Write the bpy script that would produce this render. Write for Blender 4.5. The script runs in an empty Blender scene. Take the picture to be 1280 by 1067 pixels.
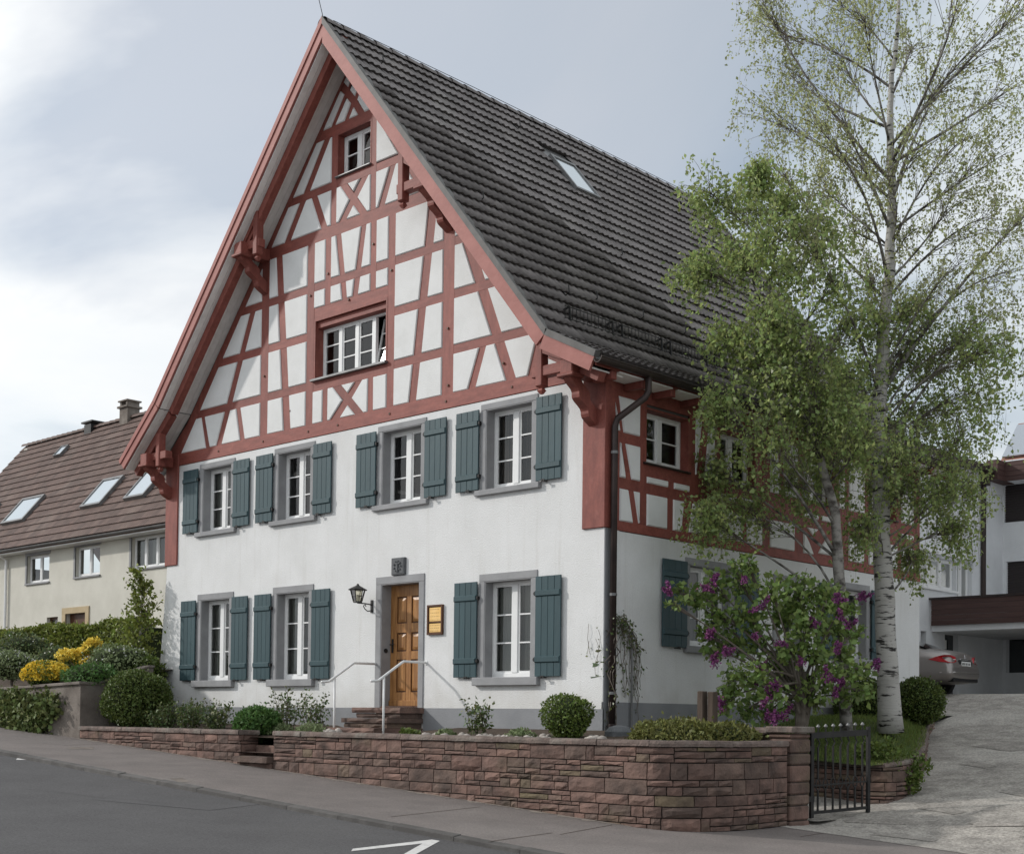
import bpy, math, random
import numpy as np
from mathutils import Vector, Matrix

SC = bpy.context.scene
COL = SC.collection
rng = random.Random(7)
nrg = np.random.default_rng(11)

# ---------------------------------------------------------------- camera
F_PX, PY0, YAW, ROLL, PITCH, DIST, EYE = 1693.694, 853.476, 0.8125118, -0.0116410, 0.0250464, 19.9, 1.6
V0 = np.array([-math.cos(YAW), math.sin(YAW), 0]); R0 = np.array([math.sin(YAW), math.cos(YAW), 0]); U0 = np.array([0, 0, 1.])
CV = V0*math.cos(PITCH) + U0*math.sin(PITCH); _U1 = U0*math.cos(PITCH) - V0*math.sin(PITCH)
CR = R0*math.cos(ROLL) - _U1*math.sin(ROLL); CU = _U1*math.cos(ROLL) + R0*math.sin(ROLL)
def ray(px, py): return CV + (px-640)/F_PX*CR + (PY0-py)/F_PX*CU
_d = ray(754, 800); _d = _d/(_d @ V0); CP = -_d*DIST; CP[2] = EYE
def PD(px, py, t): return Vector(CP + t*ray(px, py))
def PYp(px, py, y): d = ray(px, py); return Vector(CP + (y-CP[1])/d[1]*d)
def PXp(px, py, x): d = ray(px, py); return Vector(CP + (x-CP[0])/d[0]*d)
cam = bpy.data.cameras.new('camera'); co = bpy.data.objects.new('camera', cam); COL.objects.link(co)
cam.sensor_width = 36; cam.lens = F_PX/1280*36; cam.shift_y = (PY0-533.5)/1280; cam.clip_end = 2000; cam.clip_start = .1
M = Matrix.Identity(4)
for i in range(3):
    M[i][0] = CR[i]; M[i][1] = CU[i]; M[i][2] = -CV[i]; M[i][3] = CP[i]
co.matrix_world = M
SC.camera = co

# ---------------------------------------------------------------- sky, sun, exposure
SUN = Vector((1.43, 1.0, -.95)).normalized()
EL = math.asin(-SUN.z); AZ = math.atan2(-SUN.x, -SUN.y)
w = bpy.data.worlds.new('World'); SC.world = w; w.use_nodes = True
nt = w.node_tree; N = nt.nodes; N.clear()
def nn(t, **k):
    n = N.new(t)
    for a, b in k.items(): setattr(n, a, b)
    return n
out = nn('ShaderNodeOutputWorld'); bg = nn('ShaderNodeBackground'); bg.inputs[1].default_value = .1
sky = nn('ShaderNodeTexSky', sky_type='NISHITA', sun_disc=False, sun_elevation=EL, sun_rotation=AZ % (2*math.pi), altitude=500, air_density=1.0, dust_density=1.5)
tc = nn('ShaderNodeTexCoord'); sep = nn('ShaderNodeSeparateXYZ')
nt.links.new(tc.outputs['Generated'], sep.inputs[0])
def math_(op, a, b=None):
    n = nn('ShaderNodeMath', operation=op)
    for i, s in enumerate((a, b)):
        if s is None: continue
        if isinstance(s, (int, float)): n.inputs[i].default_value = s
        else: nt.links.new(s, n.inputs[i])
    return n.outputs[0]
zc = math_('ADD', math_('MAXIMUM', sep.outputs[2], 0.0), .22)
comb = nn('ShaderNodeCombineXYZ')
nt.links.new(math_('DIVIDE', sep.outputs[0], zc), comb.inputs[0]); nt.links.new(math_('DIVIDE', sep.outputs[1], zc), comb.inputs[1])
def wnoise(scale, detail, rough, dist, off):
    mp = nn('ShaderNodeMapping'); mp.inputs['Location'].default_value = off; mp.inputs['Rotation'].default_value = (0, 0, .75); mp.inputs['Scale'].default_value = (1, 1.35, 1)
    n = nn('ShaderNodeTexNoise'); n.inputs['Scale'].default_value = scale; n.inputs['Detail'].default_value = detail
    n.inputs['Roughness'].default_value = rough; n.inputs['Distortion'].default_value = dist
    nt.links.new(comb.outputs[0], mp.inputs[0]); nt.links.new(mp.outputs[0], n.inputs['Vector']); return n.outputs[0]
def ramp(fac, stops):
    r = nn('ShaderNodeValToRGB'); e = r.color_ramp.elements
    while len(e) < len(stops): e.new(.5)
    for q, (p, c) in zip(e, stops): q.position = p; q.color = (*c, 1)
    nt.links.new(fac, r.inputs[0]); return r.outputs[0]
cover = ramp(wnoise(.75, 7, .52, .35, (3.1, 1.7, 0)), [(.38, (.5,)*3), (.47, (1,)*3)])
tone = ramp(wnoise(1.15, 8, .5, .5, (7.4, 2.2, 0)), [(.34, (5.7, 6.4, 7.0)), (.47, (7.3, 7.75, 8.1)), (.64, (8.3, 8.45, 8.55))])
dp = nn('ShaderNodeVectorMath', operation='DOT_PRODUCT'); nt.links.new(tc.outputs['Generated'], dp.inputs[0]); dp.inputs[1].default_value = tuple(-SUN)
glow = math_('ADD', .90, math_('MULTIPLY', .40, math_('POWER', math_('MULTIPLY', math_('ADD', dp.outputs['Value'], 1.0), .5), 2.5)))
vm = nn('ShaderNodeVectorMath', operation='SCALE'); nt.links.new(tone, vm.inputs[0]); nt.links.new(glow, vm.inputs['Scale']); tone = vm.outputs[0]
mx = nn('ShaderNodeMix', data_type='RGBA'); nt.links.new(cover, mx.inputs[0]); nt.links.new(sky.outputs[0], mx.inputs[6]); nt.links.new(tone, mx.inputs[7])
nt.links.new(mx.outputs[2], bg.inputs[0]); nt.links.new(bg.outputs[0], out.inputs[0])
sl = bpy.data.lights.new('sun', 'SUN'); sl.energy = 2.15; sl.angle = math.radians(2.2); sl.color = (1, .965, .92)
so = bpy.data.objects.new('sun', sl); COL.objects.link(so); so.rotation_euler = SUN.to_track_quat('-Z', 'Y').to_euler()
so.location = (-20, -20, 30)
SC.view_settings.view_transform = 'Standard'; SC.view_settings.look = 'None'; SC.view_settings.exposure = .14; SC.view_settings.gamma = 1
SC.render.resolution_x = 1024; SC.render.resolution_y = 853
SC.render.engine = 'CYCLES'

# ---------------------------------------------------------------- materials
def mat(name, col, rough=.8, col2=None, vs=3, lo=.35, hi=.65, bump=0, bs=60, rnd=0, island=0, hue=0, metal=0, spec=.3, stretch=(1, 1, 1), ramp3=None, dirt=None, transl=0, nr=.6, fine=None, streak=None):
    m = bpy.data.materials.new(name); m.use_nodes = True; t = m.node_tree; n = t.nodes; L = t.links.new
    b = n['Principled BSDF']; b.inputs['Roughness'].default_value = rough; b.inputs['Metallic'].default_value = metal
    b.inputs['Specular IOR Level'].default_value = spec
    tcn = n.new('ShaderNodeTexCoord'); mp = n.new('ShaderNodeMapping'); mp.inputs['Scale'].default_value = stretch; L(tcn.outputs['Object'], mp.inputs[0])
    rn = None
    if rnd or island or ramp3:
        oi = n.new('ShaderNodeObjectInfo'); ge = n.new('ShaderNodeNewGeometry')
        ad = n.new('ShaderNodeMath'); ad.operation = 'ADD'; L(oi.outputs['Random'], ad.inputs[0]); L(ge.outputs['Random Per Island'], ad.inputs[1])
        fr = n.new('ShaderNodeMath'); fr.operation = 'FRACT'; L(ad.outputs[0], fr.inputs[0]); rn = fr.outputs[0]
    c = None
    if ramp3:
        r = n.new('ShaderNodeValToRGB'); r.color_ramp.interpolation = 'LINEAR'; e = r.color_ramp.elements
        while len(e) < len(ramp3): e.new(.5)
        for q, (p, cc) in zip(e, ramp3): q.position = p; q.color = (*cc, 1)
        L(rn, r.inputs[0]); c = r.outputs[0]
    def mix(a, bb, fac, mode='MIX'):
        x = n.new('ShaderNodeMix'); x.data_type = 'RGBA'; x.blend_type = mode
        for s, i in ((fac, 0), (a, 6), (bb, 7)):
            if isinstance(s, (int, float)): x.inputs[i].default_value = s
            elif isinstance(s, tuple): x.inputs[i].default_value = (*s, 1)
            else: L(s, x.inputs[i])
        return x.outputs[2]
    base = c if c is not None else col
    if col2 is not None:
        no = n.new('ShaderNodeTexNoise'); no.inputs['Scale'].default_value = vs; no.inputs['Detail'].default_value = 7; no.inputs['Roughness'].default_value = nr
        if rn is not None:
            va = n.new('ShaderNodeVectorMath'); va.operation = 'ADD'; cx = n.new('ShaderNodeCombineXYZ'); mu = n.new('ShaderNodeMath'); mu.operation = 'MULTIPLY'; mu.inputs[1].default_value = 37
            L(oi.outputs['Random'], mu.inputs[0]); L(mu.outputs[0], cx.inputs[0]); L(mp.outputs[0], va.inputs[0]); L(cx.outputs[0], va.inputs[1]); L(va.outputs[0], no.inputs['Vector'])
        else: L(mp.outputs[0], no.inputs['Vector'])
        mr = n.new('ShaderNodeMapRange'); mr.inputs[1].default_value = lo; mr.inputs[2].default_value = hi; L(no.outputs[0], mr.inputs[0])
        base = mix(base, col2, mr.outputs[0])
    if dirt:
        no = n.new('ShaderNodeTexNoise'); no.inputs['Scale'].default_value = dirt[1]; no.inputs['Detail'].default_value = 9; L(tcn.outputs['Object'], no.inputs['Vector'])
        mr = n.new('ShaderNodeMapRange'); mr.inputs[1].default_value = dirt[2]; mr.inputs[2].default_value = dirt[3]; mr.inputs[4].default_value = dirt[4]; L(no.outputs[0], mr.inputs[0])
        base = mix(base, dirt[0], mr.outputs[0])
    if streak:
        m2 = n.new('ShaderNodeMapping'); m2.inputs['Scale'].default_value = (3.2, 3.2, .22); L(tcn.outputs['Object'], m2.inputs[0])
        no = n.new('ShaderNodeTexNoise'); no.inputs['Scale'].default_value = 2.0; no.inputs['Detail'].default_value = 8; no.inputs['Roughness'].default_value = .65; L(m2.outputs[0], no.inputs['Vector'])
        mr = n.new('ShaderNodeMapRange'); mr.inputs[1].default_value = .54; mr.inputs[2].default_value = .82; mr.inputs[4].default_value = streak[1]; L(no.outputs[0], mr.inputs[0])
        base = mix(base, streak[0], mr.outputs[0])
        sx = n.new('ShaderNodeSeparateXYZ'); L(tcn.outputs['Object'], sx.inputs[0]); n3 = n.new('ShaderNodeTexNoise'); n3.inputs['Scale'].default_value = 3; n3.inputs['Detail'].default_value = 6; L(tcn.outputs['Object'], n3.inputs['Vector'])
        m3 = n.new('ShaderNodeMath'); m3.operation = 'MULTIPLY_ADD'; m3.inputs[1].default_value = 1.1; L(n3.outputs[0], m3.inputs[0]); L(sx.outputs[2], m3.inputs[2])
        r3 = n.new('ShaderNodeMapRange'); r3.inputs[1].default_value = 2.75; r3.inputs[2].default_value = 2.2; r3.inputs[3].default_value = 0; r3.inputs[4].default_value = .35; L(m3.outputs[0], r3.inputs[0])
        base = mix(base, (.50, .475, .43), r3.outputs[0])
    if fine:
        no = n.new('ShaderNodeTexNoise'); no.inputs['Scale'].default_value = fine[0]; no.inputs['Detail'].default_value = 3; no.inputs['Roughness'].default_value = .7; L(tcn.outputs['Object'], no.inputs['Vector'])
        mr = n.new('ShaderNodeMapRange'); mr.inputs[1].default_value = .3; mr.inputs[2].default_value = .7; mr.inputs[3].default_value = 1-fine[1]; mr.inputs[4].default_value = 1+fine[1]; mr.clamp = False; L(no.outputs[0], mr.inputs[0])
        cb = n.new('ShaderNodeCombineColor'); [L(mr.outputs[0], cb.inputs[q]) for q in range(3)]
        base = mix(base, cb.outputs[0], 1.0, 'MULTIPLY')
    if rnd or island:
        hs = n.new('ShaderNodeHueSaturation'); mr = n.new('ShaderNodeMapRange'); a = max(rnd, island); mr.inputs[3].default_value = 1-a; mr.inputs[4].default_value = 1+a
        L(rn, mr.inputs[0]); L(mr.outputs[0], hs.inputs['Value'])
        if hue:
            mh = n.new('ShaderNodeMapRange'); mh.inputs[3].default_value = .5-hue; mh.inputs[4].default_value = .5+hue
            m7 = n.new('ShaderNodeMath'); m7.operation = 'MULTIPLY'; m7.inputs[1].default_value = 7.31; f7 = n.new('ShaderNodeMath'); f7.operation = 'FRACT'
            L(rn, m7.inputs[0]); L(m7.outputs[0], f7.inputs[0]); L(f7.outputs[0], mh.inputs[0]); L(mh.outputs[0], hs.inputs['Hue'])
        if isinstance(base, tuple): hs.inputs['Color'].default_value = (*base, 1)
        else: L(base, hs.inputs['Color'])
        base = hs.outputs[0]
    if isinstance(base, tuple): b.inputs['Base Color'].default_value = (*base, 1)
    else: L(base, b.inputs['Base Color'])
    if bump:
        no = n.new('ShaderNodeTexNoise'); no.inputs['Scale'].default_value = bs; no.inputs['Detail'].default_value = 5; L(mp.outputs[0], no.inputs['Vector'])
        bu = n.new('ShaderNodeBump'); bu.inputs['Strength'].default_value = bump; bu.inputs['Distance'].default_value = .02; L(no.outputs[0], bu.inputs['Height']); L(bu.outputs[0], b.inputs['Normal'])
    if transl:
        tr = n.new('ShaderNodeBsdfTranslucent'); ms = n.new('ShaderNodeMixShader'); ms.inputs[0].default_value = transl
        if isinstance(base, tuple): tr.inputs[0].default_value = (*base, 1)
        else: L(base, tr.inputs[0])
        L(b.outputs[0], ms.inputs[1]); L(tr.outputs[0], ms.inputs[2]); L(ms.outputs[0], n['Material Output'].inputs[0])
    return m
def glass(name, tint=(.85, .9, .9), ior=1.5, boost=1.0):
    m = bpy.data.materials.new(name); m.use_nodes = True; t = m.node_tree; n = t.nodes; n.remove(n['Principled BSDF'])
    tr = n.new('ShaderNodeBsdfTransparent'); tr.inputs[0].default_value = (*tint, 1); gl = n.new('ShaderNodeBsdfGlossy'); gl.inputs['Roughness'].default_value = .02
    fr = n.new('ShaderNodeFresnel'); fr.inputs[0].default_value = ior; ms = n.new('ShaderNodeMixShader'); mu = n.new('ShaderNodeMath'); mu.operation = 'MULTIPLY'; mu.inputs[1].default_value = boost; mu.use_clamp = True
    no = n.new('ShaderNodeTexNoise'); no.inputs['Scale'].default_value = 1.5; bu = n.new('ShaderNodeBump'); bu.inputs['Strength'].default_value = .03; t.links.new(no.outputs[0], bu.inputs['Height']); t.links.new(bu.outputs[0], gl.inputs['Normal'])
    t.links.new(fr.outputs[0], mu.inputs[0]); t.links.new(mu.outputs[0], ms.inputs[0]); t.links.new(tr.outputs[0], ms.inputs[1]); t.links.new(gl.outputs[0], ms.inputs[2]); t.links.new(ms.outputs[0], n['Material Output'].inputs[0])
    return m
MT = dict(
    plaster=mat('white_plaster', (.74, .74, .735), .9, (.68, .68, .67), 1.3, bump=.5, bs=55, dirt=((.60, .58, .55), .7, .55, .8, .35), fine=(30, .035), streak=((.52, .50, .46), .5)),
    infill=mat('infill_plaster', (.76, .76, .75), .9, (.70, .70, .685), 2.2, bump=.35, bs=70),
    plinth=mat('plinth_grey', (.27, .275, .285), .9, (.23, .235, .245), 2, bump=.3, bs=60),
    red=mat('red_timber', (.258, .077, .058), .6, (.185, .052, .040), 10, bump=.12, bs=30, rnd=.12, spec=.35, stretch=(1, 1, .25), dirt=((.33, .125, .10), 5, .58, .75, .4), fine=(22, .10)),
    redh=mat('red_timber_horizontal', (.258, .077, .058), .6, (.185, .052, .040), 10, bump=.12, bs=30, rnd=.12, spec=.35, stretch=(.25, 1, 1), dirt=((.33, .125, .10), 5, .58, .75, .4), fine=(22, .10)),
    verge=mat('verge_board_pink', (.37, .145, .122), .6, (.30, .11, .092), 4, bump=.2, bs=30, stretch=(.5, .5, .5)),
    soffit=mat('soffit_white', (.86, .85, .82), .7, (.74, .725, .69), 5, bump=.2, bs=40, rnd=.05),
    stone=mat('grey_sandstone', (.33, .33, .335), .85, (.27, .27, .275), 3, bump=.3, bs=80, rnd=.05),
    shutter=mat('shutter_green', (.042, .080, .090), .45, (.036, .069, .078), 6, rnd=.07, bump=.12, bs=40, stretch=(1, 1, .2)),
    white=mat('white_paint', (.80, .80, .79), .4, (.74, .74, .73), 4),
    iron=mat('black_iron', (.014, .014, .015), .5, (.03, .028, .026), 8),
    glass=glass('window_glass', (.8, .84, .84), 1.55, 1.25),
    curtain=mat('curtain_grey', (.42, .41, .37), .95, (.30, .29, .26), 3, stretch=(12, 12, .3)),
    curtain2=mat('curtain_brown', (.22, .17, .13), .95, (.06, .05, .045), 3, lo=.42, hi=.58, stretch=(8, 8, .1)),
    roomdark=mat('room_wall', (.10, .095, .09), .95),
    tile=mat('roof_tile', (.200, .182, .177), .65, (.145, .130, .127), 9, rnd=.22, island=.22, bump=.25, bs=45, dirt=((.235, .222, .205), 1.2, .52, .75, .5)),
    tile2=mat('brown_roof_tile', (.135, .088, .072), .7, (.095, .06, .05), 5, rnd=.2, island=.2, bump=.2, bs=40, dirt=((.17, .13, .11), .8, .5, .75, .6)),
    zinc=mat('dark_gutter', (.035, .026, .025), .4, (.055, .04, .036), 4, metal=.3),
    darkflash=mat('verge_flashing', (.13, .125, .12), .6, (.09, .085, .08), 5),
    tanstone=mat('tan_stone', (.50, .40, .26), .9, (.42, .33, .2), 3),
    lead=mat('grey_flashing', (.22, .22, .22), .45, (.15, .15, .15), 5, metal=.4),
    oak=mat('door_oak', (.40, .20, .072), .36, (.235, .105, .036), 6, bump=.15, bs=30, stretch=(3, 3, .35), rnd=.08),
    oakdark=mat('dark_wood', (.11, .045, .02), .4, (.07, .028, .012), 6, stretch=(1, 1, .3)),
    brass=mat('polished_brass', (.82, .55, .24), .34, (.74, .47, .18), 8, metal=1),
    engrave=mat('engraved_lines', (.48, .30, .11), .6),
    sand=mat('red_sandstone', (.2, .12, .1), .9, (.055, .041, .036), 3, lo=.36, hi=.74, bump=.7, bs=26, rnd=.14, ramp3=[(0, (.21, .127, .103)), (.2, (.275, .172, .140)), (.38, (.15, .098, .081)), (.55, (.245, .150, .121)), (.72, (.125, .088, .073)), (.9, (.19, .130, .105)), (1, (.165, .133, .080))], dirt=((.12, .105, .06), 1.1, .58, .75, .55)),
    mortar=mat('dark_mortar', (.03, .024, .021), .95, (.05, .04, .034), 8),
    cap=mat('cap_stone', (.20, .15, .13), .95, (.11, .088, .078), 6, bump=.9, bs=30, rnd=.1, dirt=((.25, .235, .205), 3, .5, .7, .6)),
    asphalt=mat('road_asphalt', (.100, .097, .098), .88, (.085, .082, .083), 1.1, bump=.5, bs=160, dirt=((.125, .121, .119), .35, .5, .75, .5), fine=(38, .28)),
    asphalt2=mat('asphalt_patch', (.088, .085, .086), .85, (.074, .072, .073), 1.5, fine=(40, .3)),
    tar=mat('tar_crack', (.03, .03, .03), .7),
    sanddust=mat('sand_dust', (.27, .235, .20), 1, (.19, .165, .145), 9, fine=(30, .3)),
    pave=mat('pavement_asphalt', (.205, .180, .168), .92, (.165, .146, .137), 1.4, bump=.6, bs=150, dirt=((.24, .215, .20), .6, .5, .7, .6), fine=(42, .24)),
    kerb=mat('kerb_stone', (.085, .08, .076), .9, (.15, .142, .135), 3, lo=.45, hi=.8, bump=.4, bs=50, rnd=.15),
    drive=mat('driveway_concrete', (.43, .40, .36), .95, (.25, .232, .21), 3.0, lo=.36, hi=.62, bump=1, bs=60, dirt=((.55, .52, .475), .45, .5, .7, .6), nr=.75, fine=(26, .42)),
    drive2=mat('driveway_patch', (.33, .305, .275), .95, (.21, .195, .175), 4, nr=.75, fine=(26, .4)),
    concrete=mat('weathered_concrete', (.23, .20, .175), .95, (.13, .11, .095), 2.0, bump=.6, bs=45, dirt=((.30, .285, .26), 1.4, .55, .75, .6)),
    paint=mat('road_paint', (.62, .61, .59), .7, (.40, .39, .38), 14, lo=.5, hi=.75),
    soil=mat('garden_soil', (.085, .062, .045), 1, (.05, .036, .026), 6, bump=1, bs=25),
    grassbase=mat('lawn_base', (.075, .10, .03), 1, (.05, .07, .022), 5, bump=1, bs=40),
    grass=mat('grass_blades', (.15, .20, .05), .7, rnd=.0, island=.35, hue=.03, transl=.35),
    bark=mat('birch_bark', (.43, .415, .39), .8, (.03, .028, .026), 6, lo=.535, hi=.60, bump=.5, bs=14, stretch=(.55, .55, 2.6), dirt=((.25, .24, .22), 3, .5, .7, .5)),
    twig=mat('twig_brown', (.12, .10, .083), .85, (.18, .155, .13), 6),
    limb=mat('birch_limb', (.27, .255, .235), .85, (.06, .052, .046), 5, lo=.42, hi=.6, stretch=(1, 1, 1.5)),
    leafA=mat('birch_leaf_young', (.40, .43, .20), .5, island=.35, hue=.02, transl=.5, spec=.4),
    leafB=mat('birch_leaf', (.325, .40, .145), .38, island=.42, hue=.025, transl=.55, spec=.5),
    lilac=mat('lilac_leaf', (.23, .32, .095), .45, island=.4, hue=.02, transl=.4, spec=.45),
    purple=mat('lilac_bloom', (.21, .06, .17), .8, island=.5, hue=.03, transl=.2),
    box=mat('boxwood_leaf', (.11, .155, .03), .5, island=.4, hue=.02, transl=.25, spec=.4),
    boxdark=mat('yew_leaf', (.105, .145, .035), .5, island=.4, hue=.02, transl=.2, spec=.35),
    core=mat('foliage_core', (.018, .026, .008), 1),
    rose=mat('rose_leaf', (.11, .145, .05), .45, island=.4, hue=.05, transl=.25, spec=.5),
    juniper=mat('juniper_leaf', (.15, .155, .045), .6, island=.4, hue=.02, transl=.2),
    heather=mat('feathery_leaf', (.08, .16, .04), .6, island=.35, hue=.015, transl=.25),
    silver=mat('silver_leaf', (.20, .25, .12), .7, island=.3, transl=.2),
    ivy=mat('ivy_leaf', (.13, .16, .055), .6, island=.55, hue=.03, transl=.2, spec=.25),
    yellow=mat('yellow_bloom', (.78, .58, .07), .7, island=.25, transl=.2),
    orange=mat('orange_bloom', (.80, .62, .10), .7, island=.25, transl=.2),
    whitebloom=mat('white_bloom', (.75, .75, .72), .7, island=.15, transl=.2),
    hedge=mat('hedge_leaf', (.17, .205, .04), .5, island=.45, hue=.02, transl=.25),
    pebble=mat('pebble', (.42, .38, .34), .8, (.28, .25, .23), 5, island=.3),
    nplaster=mat('cream_plaster', (.62, .60, .53), .92, (.55, .53, .465), 1.2, bump=.4, bs=30),
    mplaster=mat('modern_plaster', (.70, .71, .72), .92, (.63, .64, .65), 1.4, bump=.4, bs=30),
    brownwood=mat('brown_cladding', (.085, .048, .042), .6, (.065, .036, .032), 5, stretch=(.3, .3, 3), rnd=.06),
    darkwin=mat('roller_shutter', (.035, .028, .028), .5),
    solar=mat('solar_panel', (.34, .37, .41), .3, metal=.4, spec=.8),
    rtile=mat('red_roof_tile', (.32, .17, .13), .8, (.24, .12, .09), 5, bump=.4, bs=20, dirt=((.16, .13, .11), 3, .6, .8, .6)),
    chrome=mat('chrome', (.7, .7, .7), .15, metal=1),
    silverpaint=mat('silver_car_paint', (.30, .275, .26), .30, metal=.7, spec=.6),
    blacktrim=mat('black_trim', (.012, .012, .013), .35),
    carglass=mat('car_glass', (.02, .024, .026), .05, spec=.9),
    redlight=mat('red_lamp', (.42, .012, .018), .15, spec=.7),
    rubber=mat('rubber', (.018, .018, .018), .85),
    plate=mat('plate_white', (.7, .7, .68), .5),
    lampglass=glass('lantern_glass', (.92, .9, .8), 1.45, 1),
    skyl=mat('skylight_glass', (.62, .66, .68), .12, metal=.8, spec=1.0),
    relief=mat('relief_stone', (.15, .155, .16), .8, (.10, .105, .11), 9, bump=.6, bs=60),
    weathered=mat('weathered_post', (.10, .075, .058), .9, (.05, .036, .028), 5, stretch=(1, 1, .2), bump=.5, bs=25),
)

# ---------------------------------------------------------------- mesh helpers
def IDT(p): return p
def FR(p): return (p[0], -p[1], p[2])        # (along facade, outward, up)
def SD(p): return (p[1], p[0], p[2])         # (along side wall, outward, up)
def wloc(o):
    v = Vector((0, 0, 0))
    while o is not None: v = v + o.location; o = o.parent
    return v
class MB:
    def __init__(s, tf=IDT): s.v = []; s.f = []; s.tf = tf
    def add(s, vs, fs):
        b = len(s.v); s.v += [s.tf(tuple(p)) for p in vs]; s.f += [tuple(b+i for i in q) for q in fs]; return s
    def box(s, a0, a1, b0, b1, c0, c1):
        return s.add([(a0, b0, c0), (a1, b0, c0), (a1, b1, c0), (a0, b1, c0), (a0, b0, c1), (a1, b0, c1), (a1, b1, c1), (a0, b1, c1)],
                     [(0, 3, 2, 1), (4, 5, 6, 7), (0, 1, 5, 4), (1, 2, 6, 5), (2, 3, 7, 6), (3, 0, 4, 7)])
    def prism(s, poly, n0, n1, inset=0, lift=0):
        """poly in (u,z); from depth n0 to n1 (outward); inset makes a chamfered face"""
        k = len(poly); a = [(u, n0, z) for u, z in poly]; b = [(u, n1, z) for u, z in poly]
        fs = [(i, (i+1) % k, k+(i+1) % k, k+i) for i in range(k)]
        if inset:
            c = inset_poly(poly, inset); vs = a+b+[(u, n1+lift, z) for u, z in c]
            fs += [(k+i, k+(i+1) % k, 2*k+(i+1) % k, 2*k+i) for i in range(k)] + [tuple(range(2*k, 3*k))]
        else: vs = a+b; fs += [tuple(range(k, 2*k))]
        fs.append(tuple(reversed(range(k)))); return s.add(vs, fs)
    def loft(s, rings, close=True, caps=True):
        n = len(rings[0]); vs = [p for r in rings for p in r]; fs = []
        for i in range(len(rings)-1):
            for j in range(n if close else n-1): fs.append((i*n+j, i*n+(j+1) % n, (i+1)*n+(j+1) % n, (i+1)*n+j))
        if caps: fs += [tuple(reversed(range(n))), tuple(range((len(rings)-1)*n, len(rings)*n))]
        return s.add(vs, fs)
    def tube(s, pts, rad, n=8, caps=True):
        pts = [Vector(p) for p in pts]; rings = []
        if not hasattr(rad, '__len__'): rad = [rad]*len(pts)
        x = None
        for i, p in enumerate(pts):
            t = (pts[min(i+1, len(pts)-1)]-pts[max(i-1, 0)])
            t = t.normalized() if t.length > 1e-9 else Vector((0, 0, 1))
            if x is None: x = t.orthogonal().normalized()
            else:
                x = x - t*x.dot(t); x = x.normalized() if x.length > 1e-6 else t.orthogonal().normalized()
            y = t.cross(x); rings.append([tuple(p+(x*math.cos(a)+y*math.sin(a))*rad[i]) for a in [2*math.pi*j/n for j in range(n)]])
        return s.loft(rings, True, caps)
    def bar(s, a, b, w, h, up=(0, 0, 1)):
        a = Vector(a); b = Vector(b); t = (b-a).normalized(); up = Vector(up); x = t.cross(up).normalized(); y = x.cross(t)
        r = lambda p: [tuple(p+x*i*w/2+y*j*h/2) for i, j in ((-1, -1), (1, -1), (1, 1), (-1, 1))]
        return s.loft([r(a), r(b)])
    def build(s, name, m, parent=None, smooth=False, bevel=0, kind=None, label=None):
        me = bpy.data.meshes.new(name); me.from_pydata(s.v, [], s.f)
        if m is not None: me.materials.append(MT[m] if isinstance(m, str) else m)
        if smooth: me.polygons.foreach_set('use_smooth', [True]*len(me.polygons))
        o = bpy.data.objects.new(name, me); COL.objects.link(o)
        if parent is not None: o.location = -wloc(parent); o.parent = parent
        if bevel:
            md = o.modifiers.new('bevel', 'BEVEL'); md.width = bevel; md.segments = 1; md.limit_method = 'ANGLE'
        if kind: o['kind'] = kind
        if label: o['label'] = label
        return o
def inset_poly(poly, d):
    k = len(poly); out = []
    ar = sum(poly[i-1][0]*poly[i][1]-poly[i][0]*poly[i-1][1] for i in range(k)); sg = 1 if ar > 0 else -1
    cx = sum(p[0] for p in poly)/k; cz = sum(p[1] for p in poly)/k
    for i in range(k):
        a = Vector(poly[i-1]); b = Vector(poly[i]); c = Vector(poly[(i+1) % k])
        e1 = (b-a).normalized(); e2 = (c-b).normalized(); n1 = Vector((-e1.y, e1.x))*sg; n2 = Vector((-e2.y, e2.x))*sg
        m = n1+n2; den = max(.35, 1+n1.dot(n2)); q = b+m*(d/den); out.append((q.x, q.y))
    return out
def empty(name, loc, parent=None):
    o = bpy.data.objects.new(name, None); COL.objects.link(o); o.empty_display_size = .2
    o.location = Vector(loc) - (wloc(parent) if parent is not None else Vector((0, 0, 0)))
    if parent is not None: o.parent = parent
    return o
def tag(o, label, cat, group=None, kind=None):
    o['label'] = label; o['category'] = cat
    if group: o['group'] = group
    if kind: o['kind'] = kind
    return o
def thing(name, loc, label, cat, group=None): return tag(empty(name, loc), label, cat, group)
def struct(name, mb, m, smooth=False):
    o = mb.build(name, m, None, smooth); o['kind'] = 'structure'; return o
def inst(mesh, name, mtx, parent):
    o = bpy.data.objects.new(name, mesh); COL.objects.link(o)
    o.parent = parent; o.matrix_parent_inverse = Matrix.Translation(-wloc(parent)); o.matrix_basis = mtx; return o
def grid(mb, xs, ys, fn):
    vs = [(x, y, fn(x, y)) for y in ys for x in xs]; n = len(xs)
    return mb.add(vs, [(j*n+i, j*n+i+1, (j+1)*n+i+1, (j+1)*n+i) for j in range(len(ys)-1) for i in range(n-1)])
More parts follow.
